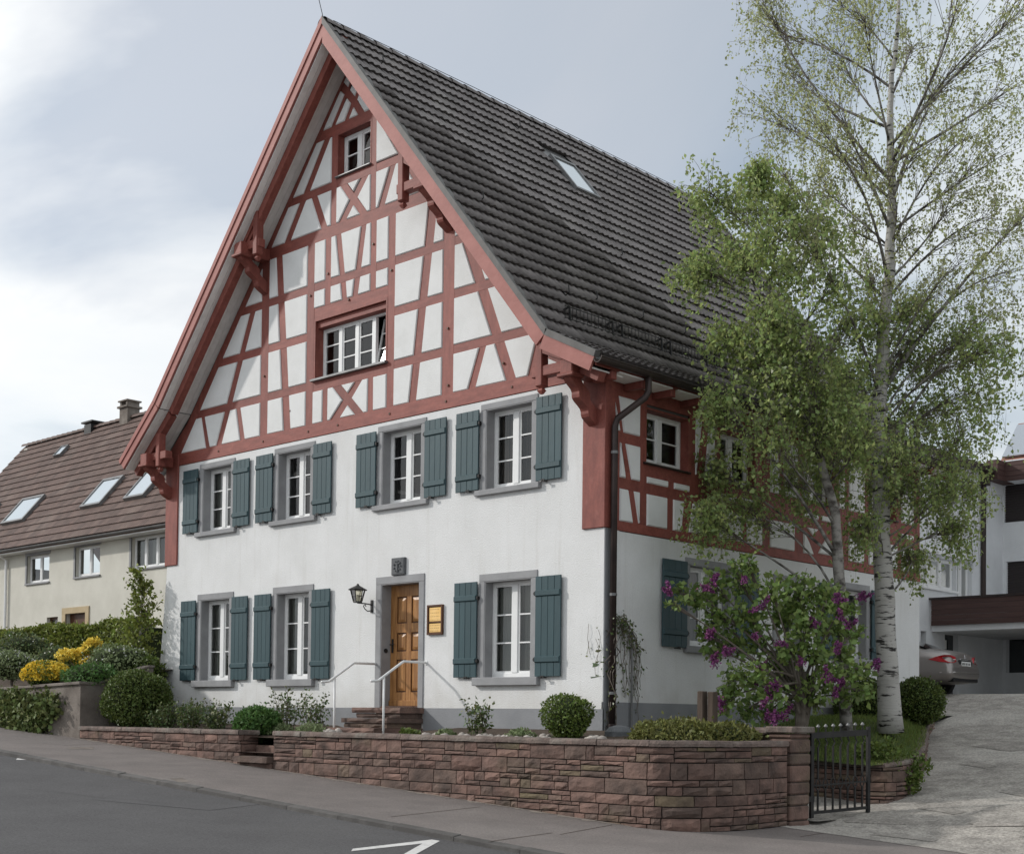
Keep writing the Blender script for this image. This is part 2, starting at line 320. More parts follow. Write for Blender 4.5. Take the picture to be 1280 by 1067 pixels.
def wall(mb, u0, u1, z0, z1, th, holes, n1=0.):
    us = sorted({u0, u1, *[h[0] for h in holes], *[h[1] for h in holes]}); zs = sorted({z0, z1, *[h[2] for h in holes], *[h[3] for h in holes]})
    inh = lambda u, z: any(h[0] < u < h[1] and h[2] < z < h[3] for h in holes)
    for i in range(len(us)-1):
        for j in range(len(zs)-1):
            a, b, c, d = us[i], us[i+1], zs[j], zs[j+1]
            if inh((a+b)/2, (c+d)/2): continue
            for n in (n1, n1-th): mb.add([(a, n, c), (b, n, c), (b, n, d), (a, n, d)], [(0, 1, 2, 3)])
    for a, b, c, d in list(holes)+[(u0, u1, z0, z1)]:
        p = [(a, c), (b, c), (b, d), (a, d)]
        for i in range(4):
            (e, f), (g, h) = p[i], p[(i+1) % 4]; mb.add([(e, n1, f), (g, n1, h), (g, n1-th, h), (e, n1-th, f)], [(0, 1, 2, 3)])
    return mb

# ---------------------------------------------------------------- ground, road, pavement
def S(x): return .416-.061*x
road_o = struct('road', grid(MB(), [-120, -60, -30, -10, 0, 10, 20, 40, 90], [-60, -20, -12, -8, -4.96], lambda x, y: S(x)-.065), 'asphalt')
pave_o = struct('pavement', grid(MB(), [-120, -60, -30, -12, -6, 0, 3.1, 6, 12, 40, 90], [-4.84, -3.5, -2.1, -.3, .12], lambda x, y: S(x)+(.0 if y < -.2 else .0)), 'pave')
struct('ground', grid(MB(), [-300, -120, -40, 0, 40, 120, 300], [-4, 100, 300], lambda x, y: S(max(min(x, 60), -60))-.6), 'soil')
kb = empty('kerb', (0, -4.9, .4)); kb['kind'] = 'structure'
for i in range(44):
    x0 = -26+i*1.0; x1 = x0+.998; dz = rng.uniform(-.006, .006); m = MB()
    m.add([(x0, -4.96, S(x0)-.2), (x1, -4.96, S(x1)-.2), (x1, -4.835, S(x1)-.2), (x0, -4.835, S(x0)-.2), (x0, -4.955, S(x0)+dz-.012), (x1, -4.955, S(x1)+dz-.012), (x1, -4.835, S(x1)+dz+.006), (x0, -4.835, S(x0)+dz+.006)],
          [(0, 3, 2, 1), (4, 5, 6, 7), (0, 1, 5, 4), (1, 2, 6, 5), (2, 3, 7, 6), (3, 0, 4, 7)])
    m.build('kerb_stone', 'kerb', kb, bevel=.004)
def sheet(name, pts, m, off, z=S, parent=None, kind='structure'):
    mb = MB(); mb.add([(x, y, z(x)+off) for x, y in pts], [tuple(range(len(pts)))]); o = mb.build(name, m, parent)
    if kind: o['kind'] = kind
    return o
def onroad(px, py, off=-.061):
    z = .3
    for _ in range(50):
        d = ray(px, py); p = CP+(z-CP[2])/d[2]*d; z = .5*z+.5*(S(p[0])+off)
    return (p[0], p[1])
sheet('marking', [onroad(*p) for p in ((439, 1063), (441, 1060), (540, 1048.5), (550, 1050.2), (505, 1075), (490, 1075), (528, 1053.5))], 'paint', -.061, parent=road_o, kind=None)
for pts in (((20, 949), (24, 944), (38, 945), (36, 949)),):
    sheet('marking', [onroad(*p) for p in pts], 'paint', -.061, parent=road_o, kind=None)
for pts in (((84, 935.5), (88, 933), (118, 933), (116, 935.8)), ((212, 972), (228, 971.5), (239, 976), (224, 977.5))):
    sheet('patch', [onroad(*p, .004) for p in pts], 'concrete', .004, parent=pave_o, kind=None)
for a, b in (((488, 1020), (600, 1007.5)), ((610, 1051), (690, 1040)), ((700, 1042), (765, 1030)), ((1000, 1045), (1055, 1036)), ((80, 931), (150, 928))):
    p = onroad(*a, .004); q = onroad(*b, .004); sheet('joint', [(p[0]-.008, p[1]), (p[0]+.008, p[1]), (q[0]+.008, q[1]), (q[0]-.008, q[1])], 'soil', .003, parent=pave_o, kind=None)

for pts in (((168, 992), (330, 1004), (262, 1012), (118, 999)), ((560, 1062), (660, 1090), (560, 1110), (470, 1078))):
    sheet('patch', [onroad(*p, -.062) for p in pts], 'asphalt2', -.062, parent=road_o, kind=None)
rc = random.Random(77)
for (px, py, n_, dx, dy) in ((30, 985, 12, 16, 1.6),):
    pts = []
    for i in range(n_): pts.append(Vector(onroad(px+dx*i+rc.uniform(-3, 3), py+dy*i+rc.uniform(-1.2, 1.2), -.060)))
    for a, b_ in zip(pts[:-1], pts[1:]):
        d_ = (b_-a).normalized(); nn_ = Vector((-d_.y, d_.x))*.004; sheet('crack', [tuple(a-nn_), tuple(b_-nn_), tuple(b_+nn_), tuple(a+nn_)], 'tar', -.0605, parent=road_o, kind=None)
mb = MB(); vs = []; xs_ = [-11.2+.11*i for i in range(124)]
for x in xs_: vs += [(x, -2.19, S(x)+.004), (x, -2.23-abs(rc.gauss(.05, .05)), S(x)+.0035)]
mb.add(vs, [(2*i, 2*i+2, 2*i+3, 2*i+1) for i in range(len(xs_)-1) if not 56 < i < 57]); struct('sand_strip', mb, 'sanddust')

# driveway, garden bed, lawn, terrace
EDGE = [(3.3, 1.9, 1.0), (3.42, 2.5, 1.03), (3.3, 3.1, 1.06), (2.95, 4.0, 1.12), (2.45, 5.2, 1.22), (1.65, 6.9, 1.40), (.95, 8.3, 1.52), (.45, 9.6, 1.66), (.25, 10.6, 1.75)]
def DZ(x, y):
    base = S(x)
    if y < -.2: return base
    t = min(max((y-.1)/1.2, 0), 1)
    z = .24+.14*(y-.8) if y < 9 else (1.388+.17*(y-9) if y < 14 else 2.238+.01*(y-14))
    return base*(1-t)+max(z, base-.3)*t+.006
ys = [-.2, .05, .3, .6, .9, 1.2, 1.6, 2, 2.6, 3.3, 4, 5, 6.5, 8, 9.5, 11, 12.5, 14, 16, 20, 30, 60]
struct('driveway', grid(MB(), [-60, -30, -12, -6, -3, -1, 0, 1, 2, 2.6, 3.2, 4, 5, 7, 10, 20, 40], [y for y in ys if y > 10.2], DZ), 'drive')
drive_o = struct('driveway', grid(MB(), [.2, 1, 2, 2.8, 3.1, 3.6, 4, 5, 7, 10, 20, 40], [y for y in ys if y < 11.5], lambda x, y: DZ(x, y)-.001), 'drive')
for (x_, y_, sx_, sy_, a_) in ((4.3, 2.0, .45, .16, -.4), (3.9, 1.1, .6, .14, .2), (4.9, 3.4, .5, .2, -.5), (3.2, 5.6, .35, .18, -.4), (5.6, 1.4, .7, .1, .3), (2.9, 7.6, .6, .5, -.5), (4.6, .35, .5, .07, .1)):
    mb = MB(); cs_, sn_ = math.cos(a_), math.sin(a_); pp_ = []
    for k_ in range(10): t_ = 2*math.pi*k_/10; q_ = rc.uniform(.85, 1.1); u_, v_ = max(-.85, min(.85, 1.3*math.cos(t_)))*sx_*q_, max(-.85, min(.85, 1.5*math.sin(t_)))*sy_*q_; pp_.append((x_+u_*cs_-v_*sn_, y_+u_*sn_+v_*cs_))
    mb.add([(x_, y_, DZ(x_, y_)+.012)]+[(p_[0], p_[1], DZ(*p_)+.006) for p_ in pp_], [(0, 1+k_, 1+(k_+1) % 10) for k_ in range(10)]); mb.build('patch', 'drive2', drive_o)
bed = MB(); grid(bed, [-11.2, -8, -6.1, -4.95, -3, 0, 1.5, 2.4, 2.8], [-2.0, -1.4, -.7, .02], lambda x, y: (1.22+.1*(y+2)) if not (-6.0 < x < -4.0) else 1.22)
grid(bed, [0, 1.5, 2.4, 2.8], [.02, .4], lambda x, y: 1.42)
struct('garden_bed', bed, 'soil')
pb = MB(); grid(pb, [-5.95, -5.0], [-2.2, -1.9], lambda x, y: .98); struct('garden_path', pb, 'sand')
lw = MB(); rows = []
for (x, y, z) in EDGE:
    yi = y+.2; zi = 1.05+min(max((yi-2.2)/3.2, 0), 1)*.62
    r = []
    for k in range(9):
        f = k/8; s = f*f*(3-2*f); s2 = min(1, f*2.0); s2 = s2*s2*(3-2*s2)
        r.append((x*(1-f), y+(yi-y)*f+(.0 if y > 2.4 else (2.45-y)*min(1, f*1.6)), z-.02+(zi-z)*s2))
    rows.append(r)
lw.loft(rows, False, False); lawn_o = struct('lawn', lw, 'grassbase', True)
struct('side_path', grid(MB(), [0, 1, 2, 3.3], [.5, 1.4, 2.45], lambda x, y: .27), 'drive')
tr = MB(); grid(tr, [-60, -30, -20, -15, -12.2, -11.38], [-2.1, -1, 0, 2, 4, 7.05], lambda x, y: 2.08+(.12 if x > -14 else .0)+.20*max(0, y+1.5)); struct('terrace', tr, 'soil')

# ---------------------------------------------------------------- main house
W = 11.72
house = thing('half_timbered_house', (-5.86, 5, 1.2), 'large white house with red half-timbered gable and steep dark tiled roof', 'house')
LWIN = [(-10.42, -9.44, 2.255, 3.86), (-7.92, -6.95, 2.25, 3.86), (-2.45, -1.44, 2.225, 3.755)]
UWIN = [(-10.42, -9.45, 5.22, 6.495), (-7.94, -6.96, 5.22, 6.495), (-4.975, -3.985, 5.22, 6.50), (-2.46, -1.46, 5.22, 6.505)]
DOOR = (-4.95, -3.985, 1.745, 3.855)
GW = [(-6.93, -4.90, 7.71, 8.84), (-6.345, -5.39, 11.29, 12.10)]
SWU = [(.90, 2.09, 5.49, 6.36), (2.88, 3.98, 5.49, 6.36), (5.45, 6.55, 5.49, 6.36), (7.78, 8.95, 5.49, 6.36)]
SWL = [(2.12, 3.25, 2.76, 4.05), (4.66, 5.46, 2.76, 4.0), (6.75, 7.75, 2.76, 4.05)]
YB = 9.9
wall(MB(FR), -11.6, 0, .6, 6.66, .35, LWIN+UWIN+[DOOR]).build('wall', 'plaster', house)
b = MB(FR); b.prism([(-12.06, .9), (-11.6, .9), (-11.6, 4.63), (-11.69, 4.63)], -.7, 0); b.build('buttress', 'plaster', house)
wall(MB(SD), .35, YB-.2, .6, 4.39, .35, SWL).build('wall', 'plaster', house)
wall(MB(SD), .35, YB-.21, 4.39, 6.70, .2, SWU, n1=-.03).build('wall', 'roomdark', house)
MB().box(-11.6, -11.45, .35, YB, .6, 6.9).build('wall', 'plaster', house)
bk = MB(); bk.prism([(-11.44, .6), (-.0, .6), (-.0, 6.55), (-.3, 6.8), (-5.89, 13.5), (-11.3, 6.9), (-11.44, 6.8)], YB-.2, YB); bk.build('wall', 'plaster', house)
for z, hw in ((4.45, 5.4), (7.05, 5.2), (10.1, 2.6)): MB().box(-5.89-hw, -5.89+hw, .4, YB-.25, z-.15, z).build('floor_slab', 'roomdark', house)
# plinth: a thin painted skirting, 6 mm proud of the wall
MB(FR).box(-11.98, -5.107, -.02, .006, .8, 1.735).build('plinth', 'plinth', house)
MB(FR).box(-3.86, .006, -.02, .006, .8, 1.735).build('plinth', 'plinth', house)
MB(SD).box(0.0, YB, -.02, .006, .8, 1.84).build('plinth', 'plinth', house)
MB().box(-.06, .014, .02, .16, 1.0, 4.40).build('corner_bead', 'plinth', house)
# gable backing
gb = MB(FR)
def gtop(x): return (13.32-1.206*abs(x+5.89)) if x > -5.89 else 13.32-1.206*abs(x+5.89)
cuts = sorted({-11.3, -.5, -5.89, *[h[0] for h in GW], *[h[1] for h in GW]})
for a, c in zip(cuts[:-1], cuts[1:]):
    hs = [h for h in GW if h[0] <= (a+c)/2 <= h[1]]; lo = 6.62
    segs = []
    for h in sorted(hs, key=lambda q: q[2]): segs.append((lo, h[2], True)); lo = h[3]
    for z0, z1, _ in segs: gb.add([(a, -.03, z0), (c, -.03, z0), (c, -.03, z1), (a, -.03, z1)], [(0, 1, 2, 3)])
    gb.add([(a, -.03, lo), (c, -.03, lo), (c, -.03, gtop(c)), (a, -.03, gtop(a))], [(0, 1, 2, 3)])
gb.build('gable_wall', 'roomdark', house)
# timbers: slightly different depths so that nothing lies in one plane
T = dict(b1=[(-10.353, 6.9), (-10.211, 6.9), (-10.417, 7.575), (-10.544, 7.575)], b2=[(-10.008, 6.9), (-9.817, 6.9), (-8.742, 9.35), (-8.939, 9.35)],
 b3=[(-9.188, 6.9), (-9.031, 6.9), (-9.194, 7.575), (-9.342, 7.575)], p2=[(-7.807, 6.9), (-7.586, 6.9), (-7.921, 10.26), (-8.123, 10.26)],
 p5=[(-4.331, 6.9), (-4.14, 6.9), (-3.656, 10.26), (-3.881, 10.26)], p7=[(-2.031, 6.9), (-1.815, 6.9), (-2.834, 9.35), (-3.063, 9.35)],
 p8=[(-2.909, 6.9), (-2.73, 6.9), (-2.484, 7.575), (-2.646, 7.575)], p9=[(-1.582, 6.9), (-1.41, 6.9), (-1.195, 7.575), (-1.368, 7.575)],
 u2=[(-6.143, 9.03), (-5.997, 9.03), (-6.186, 10.26), (-6.343, 10.26)], u3=[(-5.863, 9.03), (-5.697, 9.03), (-5.489, 10.26), (-5.639, 10.26)],
 xa=[(-5.721, 6.9), (-5.481, 6.9), (-6.18, 7.53), (-6.41, 7.53)], xb=[(-6.46, 6.9), (-6.19, 6.9), (-5.50, 7.53), (-5.72, 7.53)],
 c1=[(-7.882, 10.46), (-7.675, 10.46), (-6.518, 12.1), (-6.722, 12.1)], c1m=[(-4.105, 10.46), (-3.898, 10.46), (-5.058, 12.1), (-5.262, 12.1)],
 c2=[(-6.767, 10.46), (-6.589, 10.46), (-6.9, 11.122), (-7.075, 11.122)], c3=[(-5.197, 10.46), (-5.012, 10.46), (-4.73, 11.122), (-4.89, 11.122)],
 xc=[(-5.676, 10.46), (-5.478, 10.46), (-6.057, 11.122), (-6.249, 11.122)], xd=[(-6.276, 10.46), (-6.06, 10.46), (-5.427, 11.122), (-5.65, 11.122)],
 t1=[(-5.77, 12.27), (-5.59, 12.27), (-6.15, 12.98), (-6.27, 12.88)], t2=[(-6.534, 12.27), (-6.399, 12.27), (-5.93, 13.02), (-6.06, 13.1)], t3=[(-6.151, 12.27), (-6.019, 12.27), (-5.68, 12.68), (-5.80, 12.82)])
POST = dict(p1=(-8.552, -8.31, 6.9, 10.26), p3=(-7.15, -6.94, 6.9, 10.26), p4=(-4.90, -4.715, 6.9, 10.26), p6=(-3.515, -3.245, 6.9, 10.26), u1=(-6.63, -6.468, 9.03, 10.26), u4=(-5.372, -5.216, 9.03, 10.26),
 v1=(-6.658, -6.514, 6.9, 7.53), v2=(-5.396, -5.255, 6.9, 7.53), w1=(-6.496, -6.337, 10.46, 12.11), w2=(-5.40, -5.25, 10.46, 12.11))
RAIL = [(-11.32, -.46, 6.67, 6.91), (-10.75, -6.93, 7.55, 7.70), (-4.9, -1.04, 7.55, 7.70), (-10.0, -6.93, 8.47, 8.62), (-4.9, -1.8, 8.47, 8.62), (-9.25, -2.55, 9.35, 9.50), (-8.5, -3.3, 10.25, 10.47),
 (-7.8, -6.34, 11.115, 11.26), (-5.41, -4.0, 11.115, 11.26), (-6.34, -5.4, 11.115, 11.28), (-6.95, -4.85, 12.10, 12.28), (-6.94, -4.9, 8.84, 9.04), (-6.94, -4.9, 7.5, 7.70)]
for i, q in enumerate(T.values()): MB(FR).prism(q, -.04, -.004-.0007*(i % 4)).build('brace', 'red', house, bevel=.004)
for a, c, d, e in POST.values(): MB(FR).prism([(a, d), (c, d), (c, e), (a, e)], -.04, .001).build('post', 'red', house, bevel=.004)
for i, (a, c, d, e) in enumerate(RAIL): MB(FR).prism([(a, d), (c, d), (c, e), (a, e)], -.04, (.012 if i == 0 else -.0015)).build('beam', 'redh', house, bevel=.004)
# rake timbers along the slopes of the gable
MB(FR).prism([(-.14, 6.62), (-.51, 6.87), (-5.89, 13.34), (-5.89, 13.44), (-.62, 7.04), (-.2, 6.80)], -.04, .006).build('rake_timber', 'red', house, bevel=.004)
MB(FR).prism([(-5.89, 13.44), (-5.89, 13.34), (-11.27, 6.87), (-11.64, 6.62), (-11.66, 7.0), (-11.05, 7.50)], -.04, .004).build('rake_timber', 'red', house, bevel=.004)
PAN = [[(-11.24, 6.91), (-10.36, 6.91), (-10.535, 7.55), (-10.71, 7.55)], [(-10.215, 6.91), (-10.0, 6.91), (-9.73, 7.55), (-10.41, 7.55)], [(-9.81, 6.91), (-9.19, 6.91), (-9.34, 7.55), (-9.53, 7.55)],
 [(-9.03, 6.91), (-8.55, 6.91), (-8.55, 7.55), (-9.19, 7.55)], [(-8.31, 6.91), (-7.81, 6.91), (-7.87, 7.55), (-8.31, 7.55)], [(-7.59, 6.91), (-7.15, 6.91), (-7.15, 7.55), (-7.65, 7.55)],
 [(-6.94, 6.91), (-6.66, 6.91), (-6.655, 7.5), (-6.94, 7.5)], [(-6.51, 6.91), (-6.44, 6.91), (-6.1, 7.22), (-6.37, 7.5), (-6.51, 7.5)], [(-6.16, 6.91), (-5.74, 6.91), (-5.95, 7.11)],
 [(-5.83, 7.22), (-5.50, 6.91), (-5.40, 6.91), (-5.395, 7.5), (-5.55, 7.5)], [(-5.25, 6.91), (-4.905, 6.91), (-4.905, 7.5), (-5.255, 7.5)], [(-4.715, 6.91), (-4.33, 6.91), (-4.24, 7.55), (-4.715, 7.55)],
 [(-4.14, 6.91), (-3.52, 6.91), (-3.52, 7.55), (-4.05, 7.55)], [(-3.245, 6.91), (-2.905, 6.91), (-2.65, 7.55), (-3.245, 7.55)], [(-2.725, 6.91), (-2.04, 6.91), (-2.3, 7.55), (-2.49, 7.55)],
 [(-1.82, 6.91), (-1.58, 6.91), (-1.375, 7.55), (-2.085, 7.55)], [(-1.41, 6.91), (-.57, 6.91), (-1.07, 7.55), (-1.21, 7.55)], [(-5.95, 7.33), (-5.76, 7.5), (-6.13, 7.5)],
 [(-10.58, 7.7), (-9.66, 7.7), (-9.33, 8.47), (-9.95, 8.47)], [(-9.46, 7.7), (-8.55, 7.7), (-8.55, 8.47), (-9.13, 8.47)], [(-8.31, 7.7), (-7.88, 7.7), (-7.95, 8.47), (-8.31, 8.47)], [(-7.67, 7.7), (-7.15, 7.7), (-7.15, 8.47), (-7.74, 8.47)],
 [(-4.715, 7.7), (-4.22, 7.7), (-4.12, 8.47), (-4.715, 8.47)], [(-4.02, 7.7), (-3.52, 7.7), (-3.52, 8.47), (-3.92, 8.47)], [(-3.245, 7.7), (-2.37, 7.7), (-2.69, 8.47), (-3.245, 8.47)], [(-2.15, 7.7), (-1.2, 7.7), (-1.83, 8.47), (-2.47, 8.47)],
 [(-9.82, 8.62), (-9.26, 8.62), (-8.94, 9.35), (-9.22, 9.35)], [(-9.065, 8.62), (-8.55, 8.62), (-8.55, 9.35), (-8.745, 9.35)], [(-8.31, 8.62), (-7.97, 8.62), (-8.04, 9.35), (-8.31, 9.35)], [(-7.76, 8.62), (-7.15, 8.62), (-7.15, 9.35), (-7.83, 9.35)],
 [(-4.715, 8.62), (-4.1, 8.62), (-4.0, 9.35), (-4.715, 9.35)], [(-3.89, 8.62), (-3.515, 8.62), (-3.515, 9.35), (-3.79, 9.35)], [(-3.245, 8.62), (-2.756, 8.62), (-3.06, 9.35), (-3.245, 9.35)], [(-2.53, 8.62), (-1.96, 8.62), (-2.56, 9.35), (-2.83, 9.35)],
 [(-6.94, 9.04), (-6.63, 9.04), (-6.63, 9.35), (-6.94, 9.35)], [(-6.466, 9.04), (-6.14, 9.04), (-6.19, 9.35), (-6.466, 9.35)], [(-6.0, 9.04), (-5.86, 9.04), (-5.81, 9.35), (-6.04, 9.35)], [(-5.7, 9.04), (-5.372, 9.04), (-5.372, 9.35), (-5.64, 9.35)], [(-5.216, 9.04), (-4.9, 9.04), (-4.9, 9.35), (-5.216, 9.35)],
 [(-9.08, 9.5), (-8.55, 9.5), (-8.55, 10.13)], [(-8.31, 9.5), (-8.05, 9.5), (-8.12, 10.25), (-8.31, 10.25)], [(-7.85, 9.5), (-7.15, 9.5), (-7.15, 10.25), (-7.92, 10.25)],
 [(-6.94, 9.5), (-6.63, 9.5), (-6.63, 10.25), (-6.94, 10.25)], [(-6.466, 9.5), (-6.22, 9.5), (-6.34, 10.25), (-6.466, 10.25)], [(-6.07, 9.5), (-5.78, 9.5), (-5.64, 10.25), (-6.19, 10.25)], [(-5.62, 9.5), (-5.372, 9.5), (-5.372, 10.25), (-5.49, 10.25)], [(-5.216, 9.5), (-4.9, 9.5), (-4.9, 10.25), (-5.216, 10.25)],
 [(-4.715, 9.5), (-3.98, 9.5), (-3.88, 10.25), (-4.715, 10.25)], [(-3.76, 9.5), (-3.515, 9.5), (-3.515, 10.25), (-3.66, 10.25)], [(-3.245, 9.5), (-2.70, 9.5), (-3.245, 10.14)],
 [(-8.27, 10.47), (-7.88, 10.47), (-7.43, 11.115), (-7.75, 11.115)], [(-7.67, 10.47), (-6.77, 10.47), (-7.07, 11.115), (-7.22, 11.115)], [(-6.59, 10.47), (-6.496, 10.47), (-6.496, 11.115), (-6.895, 11.115)],
 [(-6.337, 10.47), (-6.27, 10.47), (-5.98, 10.81), (-6.23, 11.115), (-6.337, 11.115)], [(-6.05, 10.47), (-5.68, 10.47), (-5.86, 10.68)], [(-5.75, 10.79), (-5.48, 10.47), (-5.40, 10.47), (-5.40, 11.115), (-5.45, 11.115)], [(-5.87, 10.93), (-5.70, 11.115), (-6.03, 11.115)],
 [(-5.25, 10.47), (-5.20, 10.47), (-4.9, 11.115), (-5.25, 11.115)], [(-5.01, 10.47), (-4.11, 10.47), (-4.565, 11.115), (-4.735, 11.115)], [(-3.895, 10.47), (-3.5, 10.47), (-4.02, 11.115), (-4.36, 11.115)],
 [(-7.62, 11.26), (-7.32, 11.26), (-6.73, 12.1), (-6.93, 12.1)], [(-7.11, 11.26), (-6.496, 11.26), (-6.496, 12.09), (-6.53, 12.09)], [(-5.25, 11.28), (-4.68, 11.28), (-5.25, 12.09)], [(-4.455, 11.26), (-4.16, 11.26), (-4.85, 12.1), (-5.055, 12.1)],
 [(-6.18, 12.99), (-6.07, 12.875), (-5.96, 13.02), (-6.05, 13.12)], [(-6.749, 12.28), (-6.534, 12.28), (-6.163, 12.77), (-6.27, 12.86)], [(-6.40, 12.28), (-6.15, 12.28), (-5.977, 12.55), (-6.085, 12.67)], [(-6.02, 12.28), (-5.775, 12.28), (-5.892, 12.45)],
 [(-6.0, 12.79), (-5.866, 12.64), (-5.777, 12.795), (-5.884, 12.914)], [(-5.592, 12.28), (-5.17, 12.28), (-5.63, 12.83), (-5.794, 12.557)]]
for p in PAN: MB(FR).prism(p, -.03, .002, .014, .016).build('infill_panel', 'infill', house)
# peg heads
for x, z in [(-8.43, 8.04), (-8.43, 6.79), (-3.38, 8.0), (-3.36, 7.05), (-7.05, 9.3), (-4.81, 9.28), (-5.3, 9.85), (-7.6, 7.25), (-2.1, 7.2), (-9.9, 6.79), (-4.8, 6.79), (-1.9, 6.79), (-6.2, 6.79), (-7.05, 6.79), (-3.4, 6.79), (-5.95, 9.0), (-6.55, 9.6)]:
    MB(FR).box(x-.016, x+.016, 0, .024, z-.016, z+.016).build('peg', 'oakdark', house)

# corner posts (front and side share one timber)
def cpost(x0, x1, z0, z1, yb, name='corner_post'): MB().box(x0, x1, -.035, yb, z0, z1).build(name, 'red', house, bevel=.008)
cpost(-11.74, -11.3, 4.63, 6.9, .3); cpost(-.41, .03, 4.41, 6.9, .2)
# side wall timbers and panels
SR = [(0.2, YB+.02, 4.40, 4.545), (.2, YB, 5.03, 5.195), (.2, YB, 5.295, 5.49), (.2, .86, 5.725, 5.875), (.2, YB, 6.41, 6.72)]
for i, (a, c, d, e) in enumerate(SR): MB(SD).prism([(a, d), (c, d), (c, e), (a, e)], -.05, (.012 if i == 0 else .002)).build('beam', 'redh', house, bevel=.004)
sposts = [.18, .83, 2.09, 2.78, 3.98, 4.2, 5.3, 6.55, 6.92, 7.66, 8.95, 9.62]
sp2 = []
for u in sposts:
    wd = .16; sp2.append((u, u+wd)); MB(SD).prism([(u, 4.5), (u+wd, 4.5), (u+wd, 6.5), (u, 6.5)], -.05, .004).build('post', 'red', house, bevel=.004)
SP = [[(.28, 5.89), (.34, 5.89), (.2, 6.3)], [(.42, 5.88), (.81, 5.88), (.81, 6.41), (.3, 6.41)], [(.34, 5.2), (.48, 5.2), (.35, 5.72), (.34, 5.72)], [(.62, 5.2), (.82, 5.2), (.82, 5.72), (.47, 5.72)], [(.34, 4.545), (.66, 4.545), (.54, 5.03), (.34, 5.03)], [(.8, 4.56), (.82, 4.56), (.82, 5.03), (.68, 5.03)],
 [(1.0, 5.2), (1.53, 5.2), (1.53, 5.295), (1.0, 5.295)], [(1.69, 5.2), (2.09, 5.2), (2.09, 5.295), (1.69, 5.295)], [(1.0, 4.545), (1.51, 4.545), (1.51, 5.03), (1.0, 5.03)], [(1.67, 4.545), (1.88, 4.545), (1.95, 5.03), (1.67, 5.03)], [(2.08, 4.56), (2.66, 4.56), (2.64, 5.03), (2.18, 5.03)],
 [(2.25, 5.5), (2.27, 5.5), (2.42, 6.41), (2.25, 6.41)], [(2.5, 5.5), (2.77, 5.5), (2.77, 6.41), (2.62, 6.41)], [(2.94, 5.2), (3.4, 5.2), (3.4, 5.295), (2.94, 5.295)], [(3.52, 5.2), (3.97, 5.2), (3.97, 5.295), (3.52, 5.295)], [(2.94, 4.56), (3.6, 4.56), (3.55, 5.03), (2.94, 5.03)], [(3.74, 4.56), (4.18, 4.56), (4.18, 5.03), (3.7, 5.03)],
 [(4.43, 4.56), (5.2, 4.56), (5.2, 5.03), (4.43, 5.03)], [(4.43, 5.5), (4.75, 5.5), (4.62, 6.41), (4.43, 6.41)], [(4.92, 5.5), (5.29, 5.5), (5.29, 6.41), (4.8, 6.41)], [(5.5, 5.2), (6.0, 5.2), (6.0, 5.295), (5.5, 5.295)], [(6.1, 5.2), (6.5, 5.2), (6.5, 5.295), (6.1, 5.295)],
 [(5.5, 4.56), (5.85, 4.56), (5.68, 4.78), (5.5, 4.95)], [(6.0, 4.6), (6.5, 4.6), (6.5, 4.75), (6.25, 4.88)], [(5.6, 5.03), (6.0, 5.03), (5.82, 4.9)], [(6.72, 5.5), (6.91, 5.5), (6.91, 6.41), (6.72, 6.41)], [(7.08, 5.5), (7.65, 5.5), (7.65, 6.41), (7.08, 6.41)], [(7.08, 5.2), (7.65, 5.2), (7.65, 5.29), (7.08, 5.29)], [(7.08, 4.56), (7.64, 4.56), (7.64, 5.03), (7.08, 5.03)],
 [(7.83, 4.56), (8.3, 4.56), (7.9, 5.03), (7.83, 5.03)], [(8.5, 4.56), (8.94, 4.56), (8.94, 5.03), (8.15, 5.03)], [(9.12, 5.5), (9.6, 5.5), (9.6, 6.41), (9.12, 6.41)], [(9.12, 4.56), (9.4, 4.56), (9.3, 5.03), (9.12, 5.03)], [(9.52, 4.56), (9.61, 4.56), (9.61, 5.03), (9.44, 5.03)], [(9.12, 5.2), (9.61, 5.2), (9.61, 5.29), (9.12, 5.29)]]
MB(SD).box(.2, YB, -.06, .0, 4.5, 5.48).build('timber_infill', 'red', house)
for a, c in ((.2, .9), (2.09, 2.88), (3.98, 5.45), (6.55, 7.78), (8.95, YB)): MB(SD).box(a, c, -.06, .0005, 5.48, 6.42).build('timber_infill', 'red', house)
for p in SP: MB(SD).prism(p, -.01, .006, .016, .02).build('infill_panel', 'infill', house)

